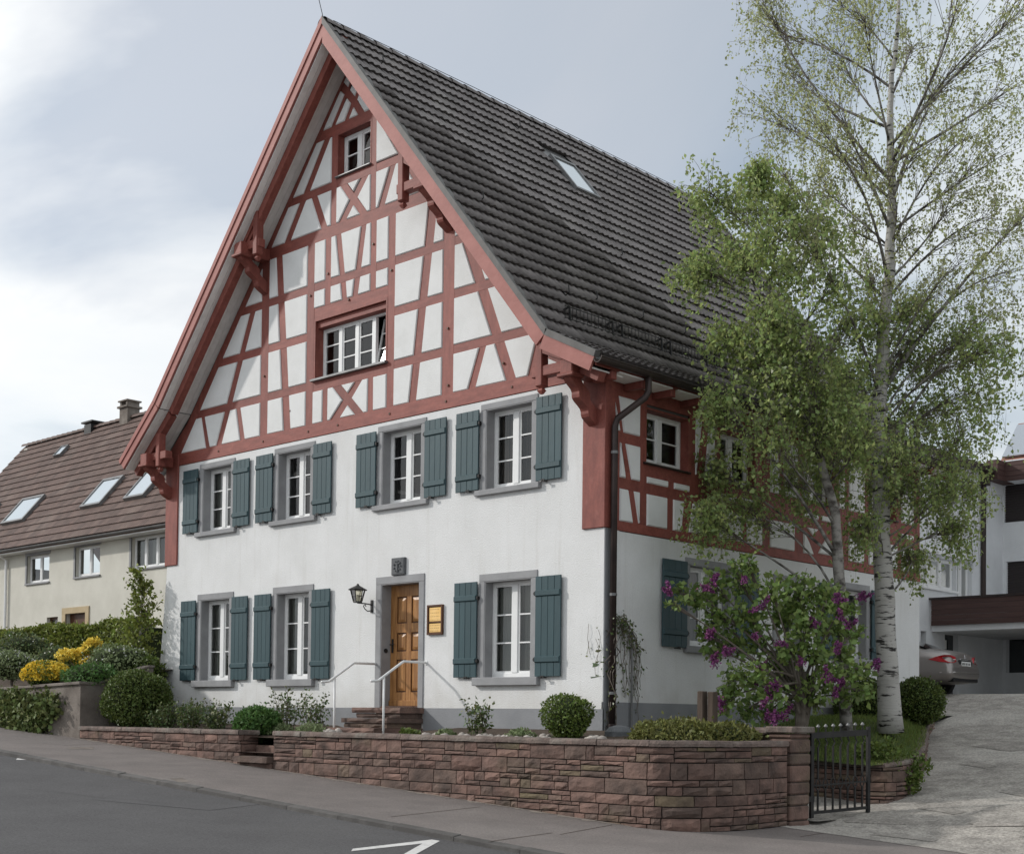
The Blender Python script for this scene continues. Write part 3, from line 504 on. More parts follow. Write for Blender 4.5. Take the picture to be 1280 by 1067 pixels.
# ---------------------------------------------------------------- windows, shutters, door
def window(tf, u0, u1, z0, z1, rows, depth=.17, surround=None, sill=None, curtain=None, sashes=2, parent=None, frame='white', jamb=None):
    parent = parent or house
    wn = empty('window', tf(((u0+u1)/2, 0, z0)), parent)
    if surround:
        sw, lt = surround
        m = MB(tf); m.box(u0-sw, u1+sw, -.02, .018, z1, z1+lt); m.build('lintel', 'stone', wn, bevel=.006)
        for a, c in ((u0-sw, u0), (u1, u1+sw)): MB(tf).box(a, c, -.02, .0175, z0, z1-.001).build('jamb', 'stone', wn, bevel=.006)
        rv = MB(tf)   # stone reveal lining
        rv.box(u0-.001, u0+.012, -depth, .01, z0, z1); rv.box(u1-.012, u1+.001, -depth, .01, z0, z1); rv.box(u0, u1, -depth, .01, z1-.012, z1+.001); rv.build('reveal', 'stone', wn)
    if jamb:
        rv = MB(tf); rv.box(u0-.002, u0+.03, -.22, .006, z0, z1); rv.box(u1-.03, u1+.002, -.22, .006, z0, z1); rv.box(u0+.03, u1-.03, -.22, .006, z1-.03, z1+.002); rv.box(u0+.03, u1-.03, -.22, .004, z0-.002, z0+.02); rv.build('reveal', jamb, wn)
        u0, u1, z0, z1 = u0+.03, u1-.03, z0+.02, z1-.03
    if sill:
        MB(tf).box(u0-sill[0], u1+sill[0], -.02, sill[1], z0-sill[2], z0).build('sill', sill[3], wn, bevel=.008)
        if sill[3] == 'stone': MB(tf).box(u0, u1, -depth, -.02, z0-.03, z0+.004).build('sill', 'stone', wn)
    n0, n1 = -depth-.06, -depth; fw = .055
    fr = MB(tf); fr.box(u0, u0+fw, n0, n1, z0, z1); fr.box(u1-fw, u1, n0, n1, z0, z1); fr.box(u0+fw, u1-fw, n0, n1, z0, z0+.075); fr.box(u0+fw, u1-fw, n0, n1, z1-fw, z1)
    pw = (u1-u0)/sashes
    for k in range(1, sashes): c = u0+pw*k; fr.box(c-.06, c+.06, n0, n1+.008, z0+.075, z1-fw)
    fr.build('frame', frame, wn, bevel=.006)
    sa = MB(tf); gl = []
    for k in range(sashes):
        a = u0+pw*k+(fw if k == 0 else .06); c = u0+pw*(k+1)-(fw if k == sashes-1 else .06); d, e = z0+.075, z1-fw; sw = .03
        sa.box(a, a+sw, n0+.01, n1-.012, d, e); sa.box(c-sw, c, n0+.01, n1-.012, d, e); sa.box(a+sw, c-sw, n0+.01, n1-.012, d, d+sw); sa.box(a+sw, c-sw, n0+.01, n1-.012, e-sw, e)
        for r in range(rows):
            q0 = d+sw+(e-d-2*sw)*r/rows; q1 = d+sw+(e-d-2*sw)*(r+1)/rows
            if r: sa.box(a+sw, c-sw, n0+.02, n1-.010, q0-.011, q0+.011)
            gl.append((a+sw, c-sw, q0, q1))
    sa.build('sash', frame, wn)
    for a, c, q0, q1 in gl: MB(tf).add([(a, n0+.03, q0), (c, n0+.03, q0), (c, n0+.03, q1), (a, n0+.03, q1)], [(0, 1, 2, 3)]).build('pane', 'glass', wn)
    if curtain:
        cm = MB(tf); k = 40; a, c = u0, u1; zt = z1; vs = []
        for i in range(k+1):
            u = a+(c-a)*i/k; n = n0-.10+.022*math.sin(i*1.35+u*3)+.01*math.sin(i*.6)
            vs += [(u, n, z0), (u, n, zt)]
        cm.add(vs, [(2*i, 2*i+2, 2*i+3, 2*i+1) for i in range(k)]); cm.build('curtain', curtain, wn, True)
    return wn
SHM = {}
def shutter(tf, u0, u1, z0, z1, hinge):
    sh = empty('shutter', tf(((u0+u1)/2, .05, z0)), house); nb = 4; bw = (u1-u0)/nb; bt = .027
    for i in range(nb):
        m = MB(tf); m.box(u0+bw*i+.002, u0+bw*(i+1)-.002, .035, .035+bt+rng.uniform(-.001, .001), z0, z1); m.build('board', 'shutter', sh, bevel=.004)
    for zz in (z0+(z1-z0)*.17, z0+(z1-z0)*.83):
        m = MB(tf); a, c = u0+.006, u1-.006
        m.add([(a, .062, zz-.05), (c, .062, zz-.05), (c, .062, zz+.05), (a, .062, zz+.05), (a+.008, .086, zz-.035), (c-.008, .086, zz-.035), (c-.008, .086, zz+.035), (a+.008, .086, zz+.035)], [(4, 5, 6, 7), (0, 1, 5, 4), (1, 2, 6, 5), (2, 3, 7, 6), (3, 0, 4, 7)])
        m.build('batten', 'shutter', sh)
        e = u1 if hinge > 0 else u0; h = MB(tf); h.box(e-.03, e+.03, .02, .075, zz-.012, zz+.012); h.box(e+hinge*.012-.012, e+hinge*.012+.012, .0, .07, zz-.03, zz+.03); h.build('hinge', 'iron', sh)
    c = u0+.6*(u1-u0) if hinge > 0 else u0+.35*(u1-u0)
    h = MB(tf); h.box(c-.012, c+.012, 0, .10, z0-.022, z0-.008); h.box(c-.035, c+.035, .09, .10, z0-.03, z0+.012); h.build('shutter_dog', 'iron', sh)
for i, (a, c, d, e) in enumerate(UWIN):
    window(FR, a, c, d, e, 3, surround=(.12, .10), sill=(.20, .075, .09, 'stone'), curtain=['curtain', None, None, 'curtain2'][i])
    shutter(FR, a-.125-.52, a-.125, d+.015, e+.02, 1); shutter(FR, c+.125, c+.125+.52, d+.01, e+.02, -1)
for i, (a, c, d, e) in enumerate(LWIN):
    window(FR, a, c, d, e, 3, surround=(.125, .12), sill=(.20, .09, .13, 'stone'), curtain='curtain')
    shutter(FR, a-.13-.52, a-.13, d+.005, e+.005, 1); shutter(FR, c+.13, c+.13+.52, d+.0, e+.005, -1)
window(FR, *GW[1], 2, depth=.14, sill=(.04, .05, .03, 'lead'), jamb='red')
for i, (a, c, d, e) in enumerate(SWU): window(SD, a, c, d, e, 2, depth=.15, sill=(.03, .05, .03, 'zinc'), jamb='red', curtain=None)
for i, (a, c, d, e) in enumerate(SWL):
    window(SD, a, c, d, e, 3 if i != 1 else 2, depth=.15, surround=(.12, .11), sill=(.14, .08, .11, 'stone'), curtain='curtain')
shutter(SD, 1.36, 2.0, 2.72, 4.08, 1); shutter(SD, 3.38, 4.02, 2.72, 4.08, -1); shutter(SD, 5.99, 6.62, 2.72, 4.08, 1); shutter(SD, 7.88, 8.52, 2.72, 4.08, -1)
# wide gable window: three fixed lights, one tilted sash, blind box, long sill
a, c, d, e = GW[0]
gw = empty('window', (a+1, 0, d), house)
rv = MB(FR); rv.box(a-.002, a+.04, -.26, .006, d, e); rv.box(c-.04, c+.002, -.26, .006, d, e); rv.box(a+.04, c-.04, -.26, .006, e-.05, e+.002); rv.build('reveal', 'red', gw)
MB(FR).box(a+.04, c-.04, -.2, -.05, e-.17, e-.05).build('blind_box', 'redh', gw, bevel=.006)
MB(FR).box(a-.03, c+.02, -.2, .07, d-.03, d+.012).build('sill', 'lead', gw, bevel=.004)
fr = MB(FR); u0, u1, z0, z1 = a+.04, c-.04, d+.012, e-.17; n0, n1 = -.24, -.18
fr.box(u0, u0+.05, n0, n1, z0, z1); fr.box(u1-.05, u1, n0, n1, z0, z1); fr.box(u0+.05, u1-.05, n0, n1, z0, z0+.06); fr.box(u0+.05, u1-.05, n0, n1, z1-.04, z1)
div = [u0+.05+(u1-u0-.1)*k/4 for k in range(5)]
for k in (1, 2, 3): fr.box(div[k]-.045, div[k]+.045, n0, n1+.006, z0+.06, z1-.04)
fr.build('frame', 'white', gw, bevel=.005)
for k in range(4):
    q0, q1 = div[k]+(.045 if k else 0), div[k+1]-(.045 if k < 3 else 0); lo, hi = z0+.06, z1-.04
    tilt = .17 if k == 3 else 0
    def tl(p, tilt=tilt, lo=lo, hi=hi): return FR((p[0], p[1]-tilt*(p[2]-lo)/(hi-lo), p[2]))
    sa = MB(tl); sa.box(q0, q0+.028, n0+.01, n1-.01, lo, hi); sa.box(q1-.028, q1, n0+.01, n1-.01, lo, hi); sa.box(q0+.028, q1-.028, n0+.01, n1-.01, lo, lo+.03); sa.box(q0+.028, q1-.028, n0+.01, n1-.01, hi-.03, hi)
    for r in (1, 2): zz = lo+(hi-lo)*r/3; sa.box(q0+.028, q1-.028, n0+.02, n1-.01, zz-.011, zz+.011)
    sa.build('sash', 'white', gw)
    for r in range(3):
        s0 = lo+(hi-lo)*r/3; s1 = lo+(hi-lo)*(r+1)/3
        MB(tl).add([(q0, n0+.03, s0), (q1, n0+.03, s0), (q1, n0+.03, s1), (q0, n0+.03, s1)], [(0, 1, 2, 3)]).build('pane', 'glass', gw)
# front door
dr = empty('door', (-4.47, 0, 1.745), house); a, c, d, e = DOOR
m = MB(FR); m.box(a-.14, c+.12, -.02, .02, e, e+.13); m.build('lintel', 'stone', dr, bevel=.006)
for q0, q1 in ((a-.14, a), (c, c+.12)): MB(FR).box(q0, q1, -.02, .0195, 1.735, e-.001).build('jamb', 'stone', dr, bevel=.006)
rv = MB(FR); rv.box(a-.001, a+.012, -.22, .012, d, e); rv.box(c-.012, c+.001, -.22, .012, d, e); rv.box(a+.012, c-.012, -.22, .012, e-.012, e+.001); rv.build('reveal', 'stone', dr)
lf0, lf1, lz0, lz1 = a+.012, c-.012, d+.02, e-.012; dn = -.20
ld = MB(FR); xs = [lf0, lf0+.16, (lf0+lf1)/2-.06, (lf0+lf1)/2+.06, lf1-.16, lf1]; zs = [lz0, lz0+.24, lz0+.80, lz0+.94, lz0+1.26, lz0+1.42, lz0+1.98-.10, lz1]
ld.box(lf0, lf1, dn-.05, dn-.022, lz0, lz1); ld.build('door_leaf', 'oakdark', dr)
for q0, q1 in ((xs[0], xs[1]), (xs[2], xs[3]), (xs[4], xs[5])): MB(FR).box(q0, q1, dn-.022, dn, lz0, lz1).build('stile', 'oak', dr, bevel=.004)
for r0, r1 in ((zs[0], zs[1]), (zs[2], zs[3]), (zs[4], zs[5]), (zs[6], zs[7])):
    for q0, q1 in ((xs[1], xs[2]), (xs[3], xs[4])): MB(FR).box(q0, q1, dn-.022, dn-.001, r0, r1).build('rail', 'oak', dr, bevel=.004)
for r0, r1 in ((zs[1], zs[2]), (zs[3], zs[4]), (zs[5], zs[6])):
    for q0, q1 in ((xs[1], xs[2]), (xs[3], xs[4])): MB(FR).prism([(q0+.025, r0+.025), (q1-.025, r0+.025), (q1-.025, r1-.025), (q0+.025, r1-.025)], dn-.022, dn-.012, .045, .016).build('door_panel', 'oak', dr)
MB(FR).box(lf0, lf1, dn, dn+.03, lz0, lz0+.10).build('weather_bar', 'oak', dr, bevel=.01)
h = MB(FR); h.box(lf0+.04, lf0+.085, dn, dn+.012, lz0+.92, lz0+1.16); h.tube([(lf0+.06, dn, lz0+1.06), (lf0+.06, dn+.06, lz0+1.06), (lf0+.17, dn+.065, lz0+1.06)], .011); h.build('handle', 'iron', dr)
MB().tube([(a+.014, .09, 2.72), (a+.03, .09, 2.72)], .04, 14).build('bell_push', 'iron', dr)
MB(FR).box(a, c, -.3, -.0, d-.02, d+.02).build('threshold', 'sand', dr)
# relief stone above the door
rs = MB(FR).box(-4.665, -4.33, -.01, .05, 3.99, 4.285).build('relief_stone', 'relief', house, bevel=.01)
r2 = MB(FR); r2.box(-4.64, -4.355, .05, .055, 4.015, 4.26)
for k in range(9): x = -4.50+.085*math.cos(k*.7); zz = 4.14+.085*math.sin(k*.7); r2.box(x-.014, x+.014, .05, .075, zz-.014, zz+.014)
r2.box(-4.515, -4.475, .05, .078, 4.05, 4.20); r2.box(-4.55, -4.44, .05, .074, 4.17, 4.2); r2.build('carving', 'relief', rs, bevel=.005)

# ---------------------------------------------------------------- main roof
Y0, Y1 = -.74, 10.64
AP = (-5.89, 13.70); RK = (-.56, 7.23); RE = (.40, 6.74); LK = (-11.08, 7.80); LE = (-12.33, 6.74)
roof = empty('roof', (-5.89, 5, 13.7), house)
def slab(pts, th, y0, y1, name, m, par):
    mb = MB(); up = [(x, z) for x, z in pts]; n = len(up)
    ring = lambda y: [(x, y, z) for x, z in up]+[(x, y, z-th) for x, z in reversed(up)]
    mb.loft([ring(y0), ring(y1)]); return mb.build(name, m, par)
slab([RE, RK, AP], .05, Y0+.03, Y1-.03, 'roof_deck', 'lead', roof); slab([AP, LK, LE], .05, Y0+.03, Y1-.03, 'roof_deck', 'lead', roof)
# verge boards (both gables), thin cover strips above
for y, y2 in ((Y0, Y0+.045), (Y1-.045, Y1)):
    for pts in ((AP, RK), (RK, RE), (AP, LK), (LK, LE)):
        (xa, za), (xb, zb) = pts; s = 1 if xb > xa else -1; L_ = math.hypot(xb-xa, zb-za); nx, nz = -(zb-za)/L_*1, (xb-xa)/L_
        if nz < 0: nx, nz = -nx, -nz
        lo, hi = (-.225 if pts[1] in (RK, RE) else -.165), -.02
        q = [(xa+nx*lo*(0 if pts[0] == AP else 1), za+(lo/nz if pts[0] == AP else nz*lo)), (xb+nx*lo, zb+nz*lo), (xb+nx*hi, zb+nz*hi), (xa+nx*hi*(0 if pts[0] == AP else 1), za+(hi/nz if pts[0] == AP else nz*hi))]
        m = MB(); k = len(q); m.add([(x, y, z) for x, z in q]+[(x, y2, z) for x, z in q], [(0, 1, 2, 3), (7, 6, 5, 4), (0, 4, 5, 1), (1, 5, 6, 2), (2, 6, 7, 3), (3, 7, 4, 0)]); m.build('verge_board', 'verge', house)
        q2 = [(xa, za+.0), (xb, zb), (xb+nx*.075, zb+nz*.075), (xa+nx*.075*(0 if pts[0] == AP else 1), za+(.075/nz if pts[0] == AP else nz*.075))]
        yy = (y-.02, y2+.05) if y < 0 else (y-.05, y2+.02)
        m = MB(); m.add([(x, yy[0], z-.02) for x, z in q2[:2]]+[(x, yy[0], z) for x, z in q2[2:]]+[(x, yy[1], z-.02) for x, z in q2[:2]]+[(x, yy[1], z) for x, z in q2[2:]], [(0, 1, 2, 3), (7, 6, 5, 4), (0, 4, 5, 1), (1, 5, 6, 2), (2, 6, 7, 3), (3, 7, 4, 0)]); m.build('verge_cover', 'darkflash' if pts[1] in (RK, RE) else 'verge', house)
# soffit boards under the overhang: real boards running down the slope
for pts in ((AP, RK), (RK, RE), (AP, LK), (LK, LE)):
    (xa, za), (xb, zb) = pts; L_ = math.hypot(xb-xa, zb-za); nx, nz = abs(zb-za)/L_*(1 if xb > xa else -1), abs(xb-xa)/L_
    for k in range(6):
        y = Y0+.05+k*.118; o = -.165-.0015*(k % 2)
        m = MB(); r = lambda x, z, yy: [(x+nx*o, yy, z+nz*o), (x+nx*o, yy+.113, z+nz*o), (x+nx*(o-.02), yy+.113, z+nz*(o-.02)), (x+nx*(o-.02), yy, z+nz*(o-.02))]
        m.loft([r(xa, za, y), r(xb, zb, y)]); m.build('soffit_board', 'soffit', house)
# flying rafters
for pts in ((AP, RK), (RK, RE), (AP, LK), (LK, LE)):
    (xa, za), (xb, zb) = pts; L_ = math.hypot(xb-xa, zb-za); nx, nz = abs(zb-za)/L_*(1 if xb > xa else -1), abs(xb-xa)/L_
    m = MB(); r = lambda x, z: [(x+nx*-.189, -.50, z+nz*-.189), (x+nx*-.189, -.36, z+nz*-.189), (x+nx*-.33, -.36, z+nz*-.33), (x+nx*-.33, -.50, z+nz*-.33)]
    m.loft([r(xa, za), r(xb, zb)]); m.build('flying_rafter', 'red', house)
# brackets: purlin end, tie, hanging post, strut and carved corbel
def bracket(x, z, side, tiex, postx, ptop, corbz):
    br = empty('bracket', (x, 0, z), house)
    MB(FR).box(x-.12, x+.12, -.02, .66, z-.10, z+.12).build('purlin_end', 'red', br, bevel=.015)
    MB(FR).box(x-.16, x+.16, .42, .69, z-.15, z-.09).build('purlin_cap', 'red', br, bevel=.015)
    a, c = min(tiex, x), max(tiex, x); MB(FR).box(a, c, .36, .52, z-.02, z+.14).build('tie_beam', 'redh', br, bevel=.012)
    MB(FR).box(postx-.065, postx+.065, .38, .54, z-.16, ptop).build('hanging_post', 'red', br, bevel=.012)
    pd = MB(FR); pd.loft([[(postx+s*q, .46+t*q, zz) for s, t in ((-1, -1), (1, -1), (1, 1), (-1, 1))] for q, zz in ((.065, z-.16), (.03, z-.18), (.05, z-.22), (.02, z-.27))]); pd.build('pendant', 'red', br)
    st = MB(FR); st.bar((postx, .45, ptop-.1), (x+(.05 if side > 0 else -.05), .45, z+.1), .09, .16, (0, 1, 0)); st.build('strut', 'red', br)
    cb = MB(FR); prof = []
    K = 16; h = z-.1-corbz
    for i in range(K+1):
        f = i/K; n = .60*(1-f)**.85+.03; prof.append((n+.035*math.sin(f*math.pi*5.5), z-.12-f*h))
    rg = lambda u: [(u, n, q) for n, q in prof]+[(u, max(n-.24, -.02), q+.0) for n, q in reversed(prof)]
    cb.loft([rg(x-.075), rg(x+.075)]); cb.build('corbel', 'red', br)
bracket(-.21, 6.70, 1, -1.02, -.86, 7.20, 5.93); bracket(-3.38, 10.30, 1, -4.14, -4.02, 10.95, 9.62)
bracket(-8.44, 10.33, -1, -7.98, -8.07, 10.98, 9.62); bracket(-11.60, 6.74, -1, -11.0, -11.28, 7.25, 6.0)
# eave on the right: rafter feet, white boards, gutter, downpipe
for k in range(16):
    y = -.3+k*.71
    MB().box(.0, .36, y, y+.12, 6.50, 6.62).build('rafter_foot', 'red', house, bevel=.008)
for k in range(15): y = -.3+k*.71; MB().box(.03, .40, y+.13, y+.70, 6.60, 6.62).build('eave_board', 'soffit', house)
MB().box(.365, .395, Y0+.05, Y1-.05, 6.615, 6.70).build('fascia', 'redh', house)
gt = MB(); prof = [(.47+.075*math.cos(t), 6.70+.075*math.sin(t)) for t in [math.pi*(1+i/8) for i in range(9)]]
pin = [(.47+.066*math.cos(t), 6.70+.066*math.sin(t)) for t in [math.pi*(2-i/8) for i in range(9)]]
gt.loft([[(x, y, z) for x, z in prof+pin] for y in (Y0-.02, Y1)]); gt.tube([(.545, Y0-.02, 6.70), (.545, Y1, 6.70)], .012, 6); gt.build('gutter', 'zinc', house)
dp = MB(); dp.tube([(.47, .42, 6.66), (.47, .42, 6.42), (.44, .38, 6.33), (.13, .12, 6.02), (.10, .10, 5.9), (.10, .10, 1.32)], .05, 12); dp.build('downpipe', 'zinc', house, True)
for z in (5.5, 3.4, 1.95): MB().tube([(.10, .10, z), (.10, .10, z+.04)], .058, 12).build('pipe_clip', 'lead', house)
MB().tube([(.10, .10, 1.52), (.10, .10, 1.24)], .065, 12).build('pipe_shoe', 'zinc', house)
MB().tube([(.05, .62, 1.3), (.05, .62, 2.9)], .018, 8).build('cable_pipe', 'lead', house)

# roof tiles
TW, TL = .2995, .42
def tile_mesh(n=10, hump=.028, wd=TW, step=.070):
    v = []; f = []
    for j, (s, o) in enumerate(((0, step), (TL, .014))):
        for i in range(n+1):
            a = wd*i/n; v.append((a, s, o+hump*(.5-.5*math.cos(4*math.pi*a/wd))))
    for i in range(n+1):
        a = wd*i/n; v.append((a, .07, .002))
    for i in range(n): f.append((i, i+1, n+2+i, n+1+i)); f.append((2*n+2+i, 2*n+3+i, i+1, i))
    return np.array(v), f
tv, tf_ = tile_mesh()
tme = bpy.data.meshes.new('tile'); tme.from_pydata(tv.tolist(), [], tf_); tme.materials.append(MT['tile'])
tme.polygons.foreach_set('use_smooth', [i % 2 == 0 for i in range(len(tme.polygons))])
EXP = .353
def rows_of(ridge, kink, eave):
    """row origins from the eave upwards: (x, z, dir)"""
    out = []; p = Vector((eave[0], eave[1])); segs = [(Vector(eave), Vector(kink)), (Vector(kink), Vector(ridge))]
    for a, b_ in segs:
        d = (b_-a); L_ = d.length; d = d/L_; k = max(1, round(L_/EXP)); st = L_/k
        for i in range(k): q = a+d*(st*i); out.append((q.x, q.y, d))
    return out
spots = []
for (x, z, d) in rows_of(AP, RK, RE):
    A_ = Vector((0, 1, 0)); S_ = Vector((d.x, 0, d.y)); Nn = A_.cross(S_)
    for c in range(38):
        y = Y0+.005+c*TW
        m = Matrix(((A_.x, S_.x, Nn.x, x), (A_.y, S_.y, Nn.y, y), (A_.z, S_.z, Nn.z, z), (0, 0, 0, 1)))
        spots.append(m)
SKY = (-4.93, -4.22, 4.08, 4.80)
spots = [m for m in spots if not (SKY[0]-.28 < m[0][3]-.1 < SKY[1]-.02 and SKY[2]-.15 < m[1][3] < SKY[3]-.1)]
spots.sort(key=lambda m: (m.translation-Vector(CP)).length)
for m in spots[:300]:
    j = Matrix.Rotation(rng.uniform(-.008, .008), 4, 'Z') @ Matrix.Rotation(rng.uniform(-.006, .006), 4, 'X'); inst(tme, 'tile', m @ j @ Matrix.Translation((0, rng.choice((0, 0, 0, 0, -.012)), rng.uniform(-.004, .004))), roof)
def join_tiles(name, mats, mat_, par, tvv, tff):
    n = len(tvv); vs = np.empty((len(mats)*n, 3)); hv = np.c_[tvv, np.ones(n)]
    for i, m in enumerate(mats): vs[i*n:(i+1)*n] = (hv @ np.array(m).T)[:, :3]
    mb = MB(); mb.v = vs.tolist(); mb.f = [tuple(i*n+q for q in f) for i in range(len(mats)) for f in tff]
    o = mb.build(name, mat_, par); o['kind'] = 'stuff'; return o
join_tiles('tiles', [m @ Matrix.Rotation(rng.uniform(-.008, .008), 4, 'Z') @ Matrix.Translation((0, 0, rng.uniform(-.003, .003))) for m in spots[300:]], 'tile', roof, tv, tf_)
lsp = []
for (x, z, d) in rows_of(AP, LK, LE):
    A_ = Vector((0, -1, 0)); S_ = Vector((d.x, 0, d.y)); Nn = A_.cross(S_)
    for c in range(38): lsp.append(Matrix(((A_.x, S_.x, Nn.x, x), (A_.y, S_.y, Nn.y, Y0+.005+(c+1)*TW), (A_.z, S_.z, Nn.z, z), (0, 0, 0, 1))))
join_tiles('tiles', lsp, 'tile', roof, tv, tf_)
for k in range(30):
    y = Y0+k*.38; r = MB()
    rg = lambda yy, rr: [(AP[0]+rr*math.cos(t)*1.15, yy, AP[1]-.02+rr*math.sin(t)) for t in [math.pi*i/8 for i in range(9)]]
    r.loft([rg(y, .125), rg(min(y+.42, Y1), .105)], False, False); r.build('ridge_tile', 'tile', roof, True)
# skylight, snow guard, hooks, rods
U = Vector((AP[0]-RK[0], 0, AP[1]-RK[1])).normalized(); NR = Vector((0, 1, 0)).cross(U)
def RP(x, y, o=0): f = (x-RK[0])/(AP[0]-RK[0]); p = Vector((x, y, RK[1]+(AP[1]-RK[1])*f)); return p+NR*o
sk = empty('skylight', RP(-4.6, 4.4), house)
m = MB(); c4 = [RP(x, y, .0) for x, y in ((SKY[1], SKY[2]), (SKY[1], SKY[3]), (SKY[0], SKY[3]), (SKY[0], SKY[2]))]
cin = [q+(RP(-4.575, 4.44)-q)*.13 for q in c4]
vs = [tuple(q) for q in c4]+[tuple(q+NR*.12) for q in c4]+[tuple(q+NR*.12) for q in cin]+[tuple(q+NR*.09) for q in cin]
m.add(vs, [(i, (i+1) % 4, 4+(i+1) % 4, 4+i) for i in range(4)]+[(4+i, 4+(i+1) % 4, 8+(i+1) % 4, 8+i) for i in range(4)]+[(8+i, 8+(i+1) % 4, 12+(i+1) % 4, 12+i) for i in range(4)]); m.build('frame', 'lead', sk)
MB().add([tuple(q+NR*.1) for q in cin], [(0, 1, 2, 3)]).build('pane', 'skyl', sk)
for k in range(8):
    y0 = .05+k*1.28; g = MB(); p0, p1 = y0, y0+1.24
    for o, zz in ((.08, 0), (.26, 0)): g.tube([tuple(RP(-.86, p0)+Vector((.0, 0, o+.03))), tuple(RP(-.86, p1)+Vector((0, 0, o+.03)))], .008, 5)
    for i in range(15): y = p0+(p1-p0)*i/14; b0 = RP(-.86, y)+Vector((0, 0, .09)); g.tube([tuple(b0), tuple(b0+Vector((.0, 0, .22)))],   .0055, 4)
    for y in (p0+.1, p1-.1): b0 = RP(-.86, y); g.bar(tuple(b0+NR*.03+U*.3), tuple(b0+Vector((0, 0, .30))), .02, .03); g.bar(tuple(b0+NR*.03), tuple(b0+Vector((0, 0, .30))), .02, .03)
    g.build('snow_guard', 'iron', roof)
for (x, y) in [(-5.35, .11), (-5.36, 3.65), (-2.81, .10), (-2.82, 3.71), (-5.23, 6.51), (-2.93, 6.98), (-1.4, .63), (-1.49, 1.43), (-1.45, 2.6), (-1.45, 3.8), (-1.9, 5.4)]:
    h = MB(); b0 = RP(x, y, .05); h.tube([tuple(b0+U*.2), tuple(b0), tuple(b0+NR*.08-U*.02), tuple(b0+NR*.14+U*.08)], .012, 5); h.build('roof_hook', 'iron', roof)
rd = MB(); rd.tube([(-5.89, -.70, 13.72), (-6.0, -.74, 14.15)], .007, 5); rd.tube([(-5.89, -.5, 13.83), (-5.89, 3, 13.86), (-5.89, 10, 13.85)], .006, 4); rd.build('lightning_rod', 'iron', roof)

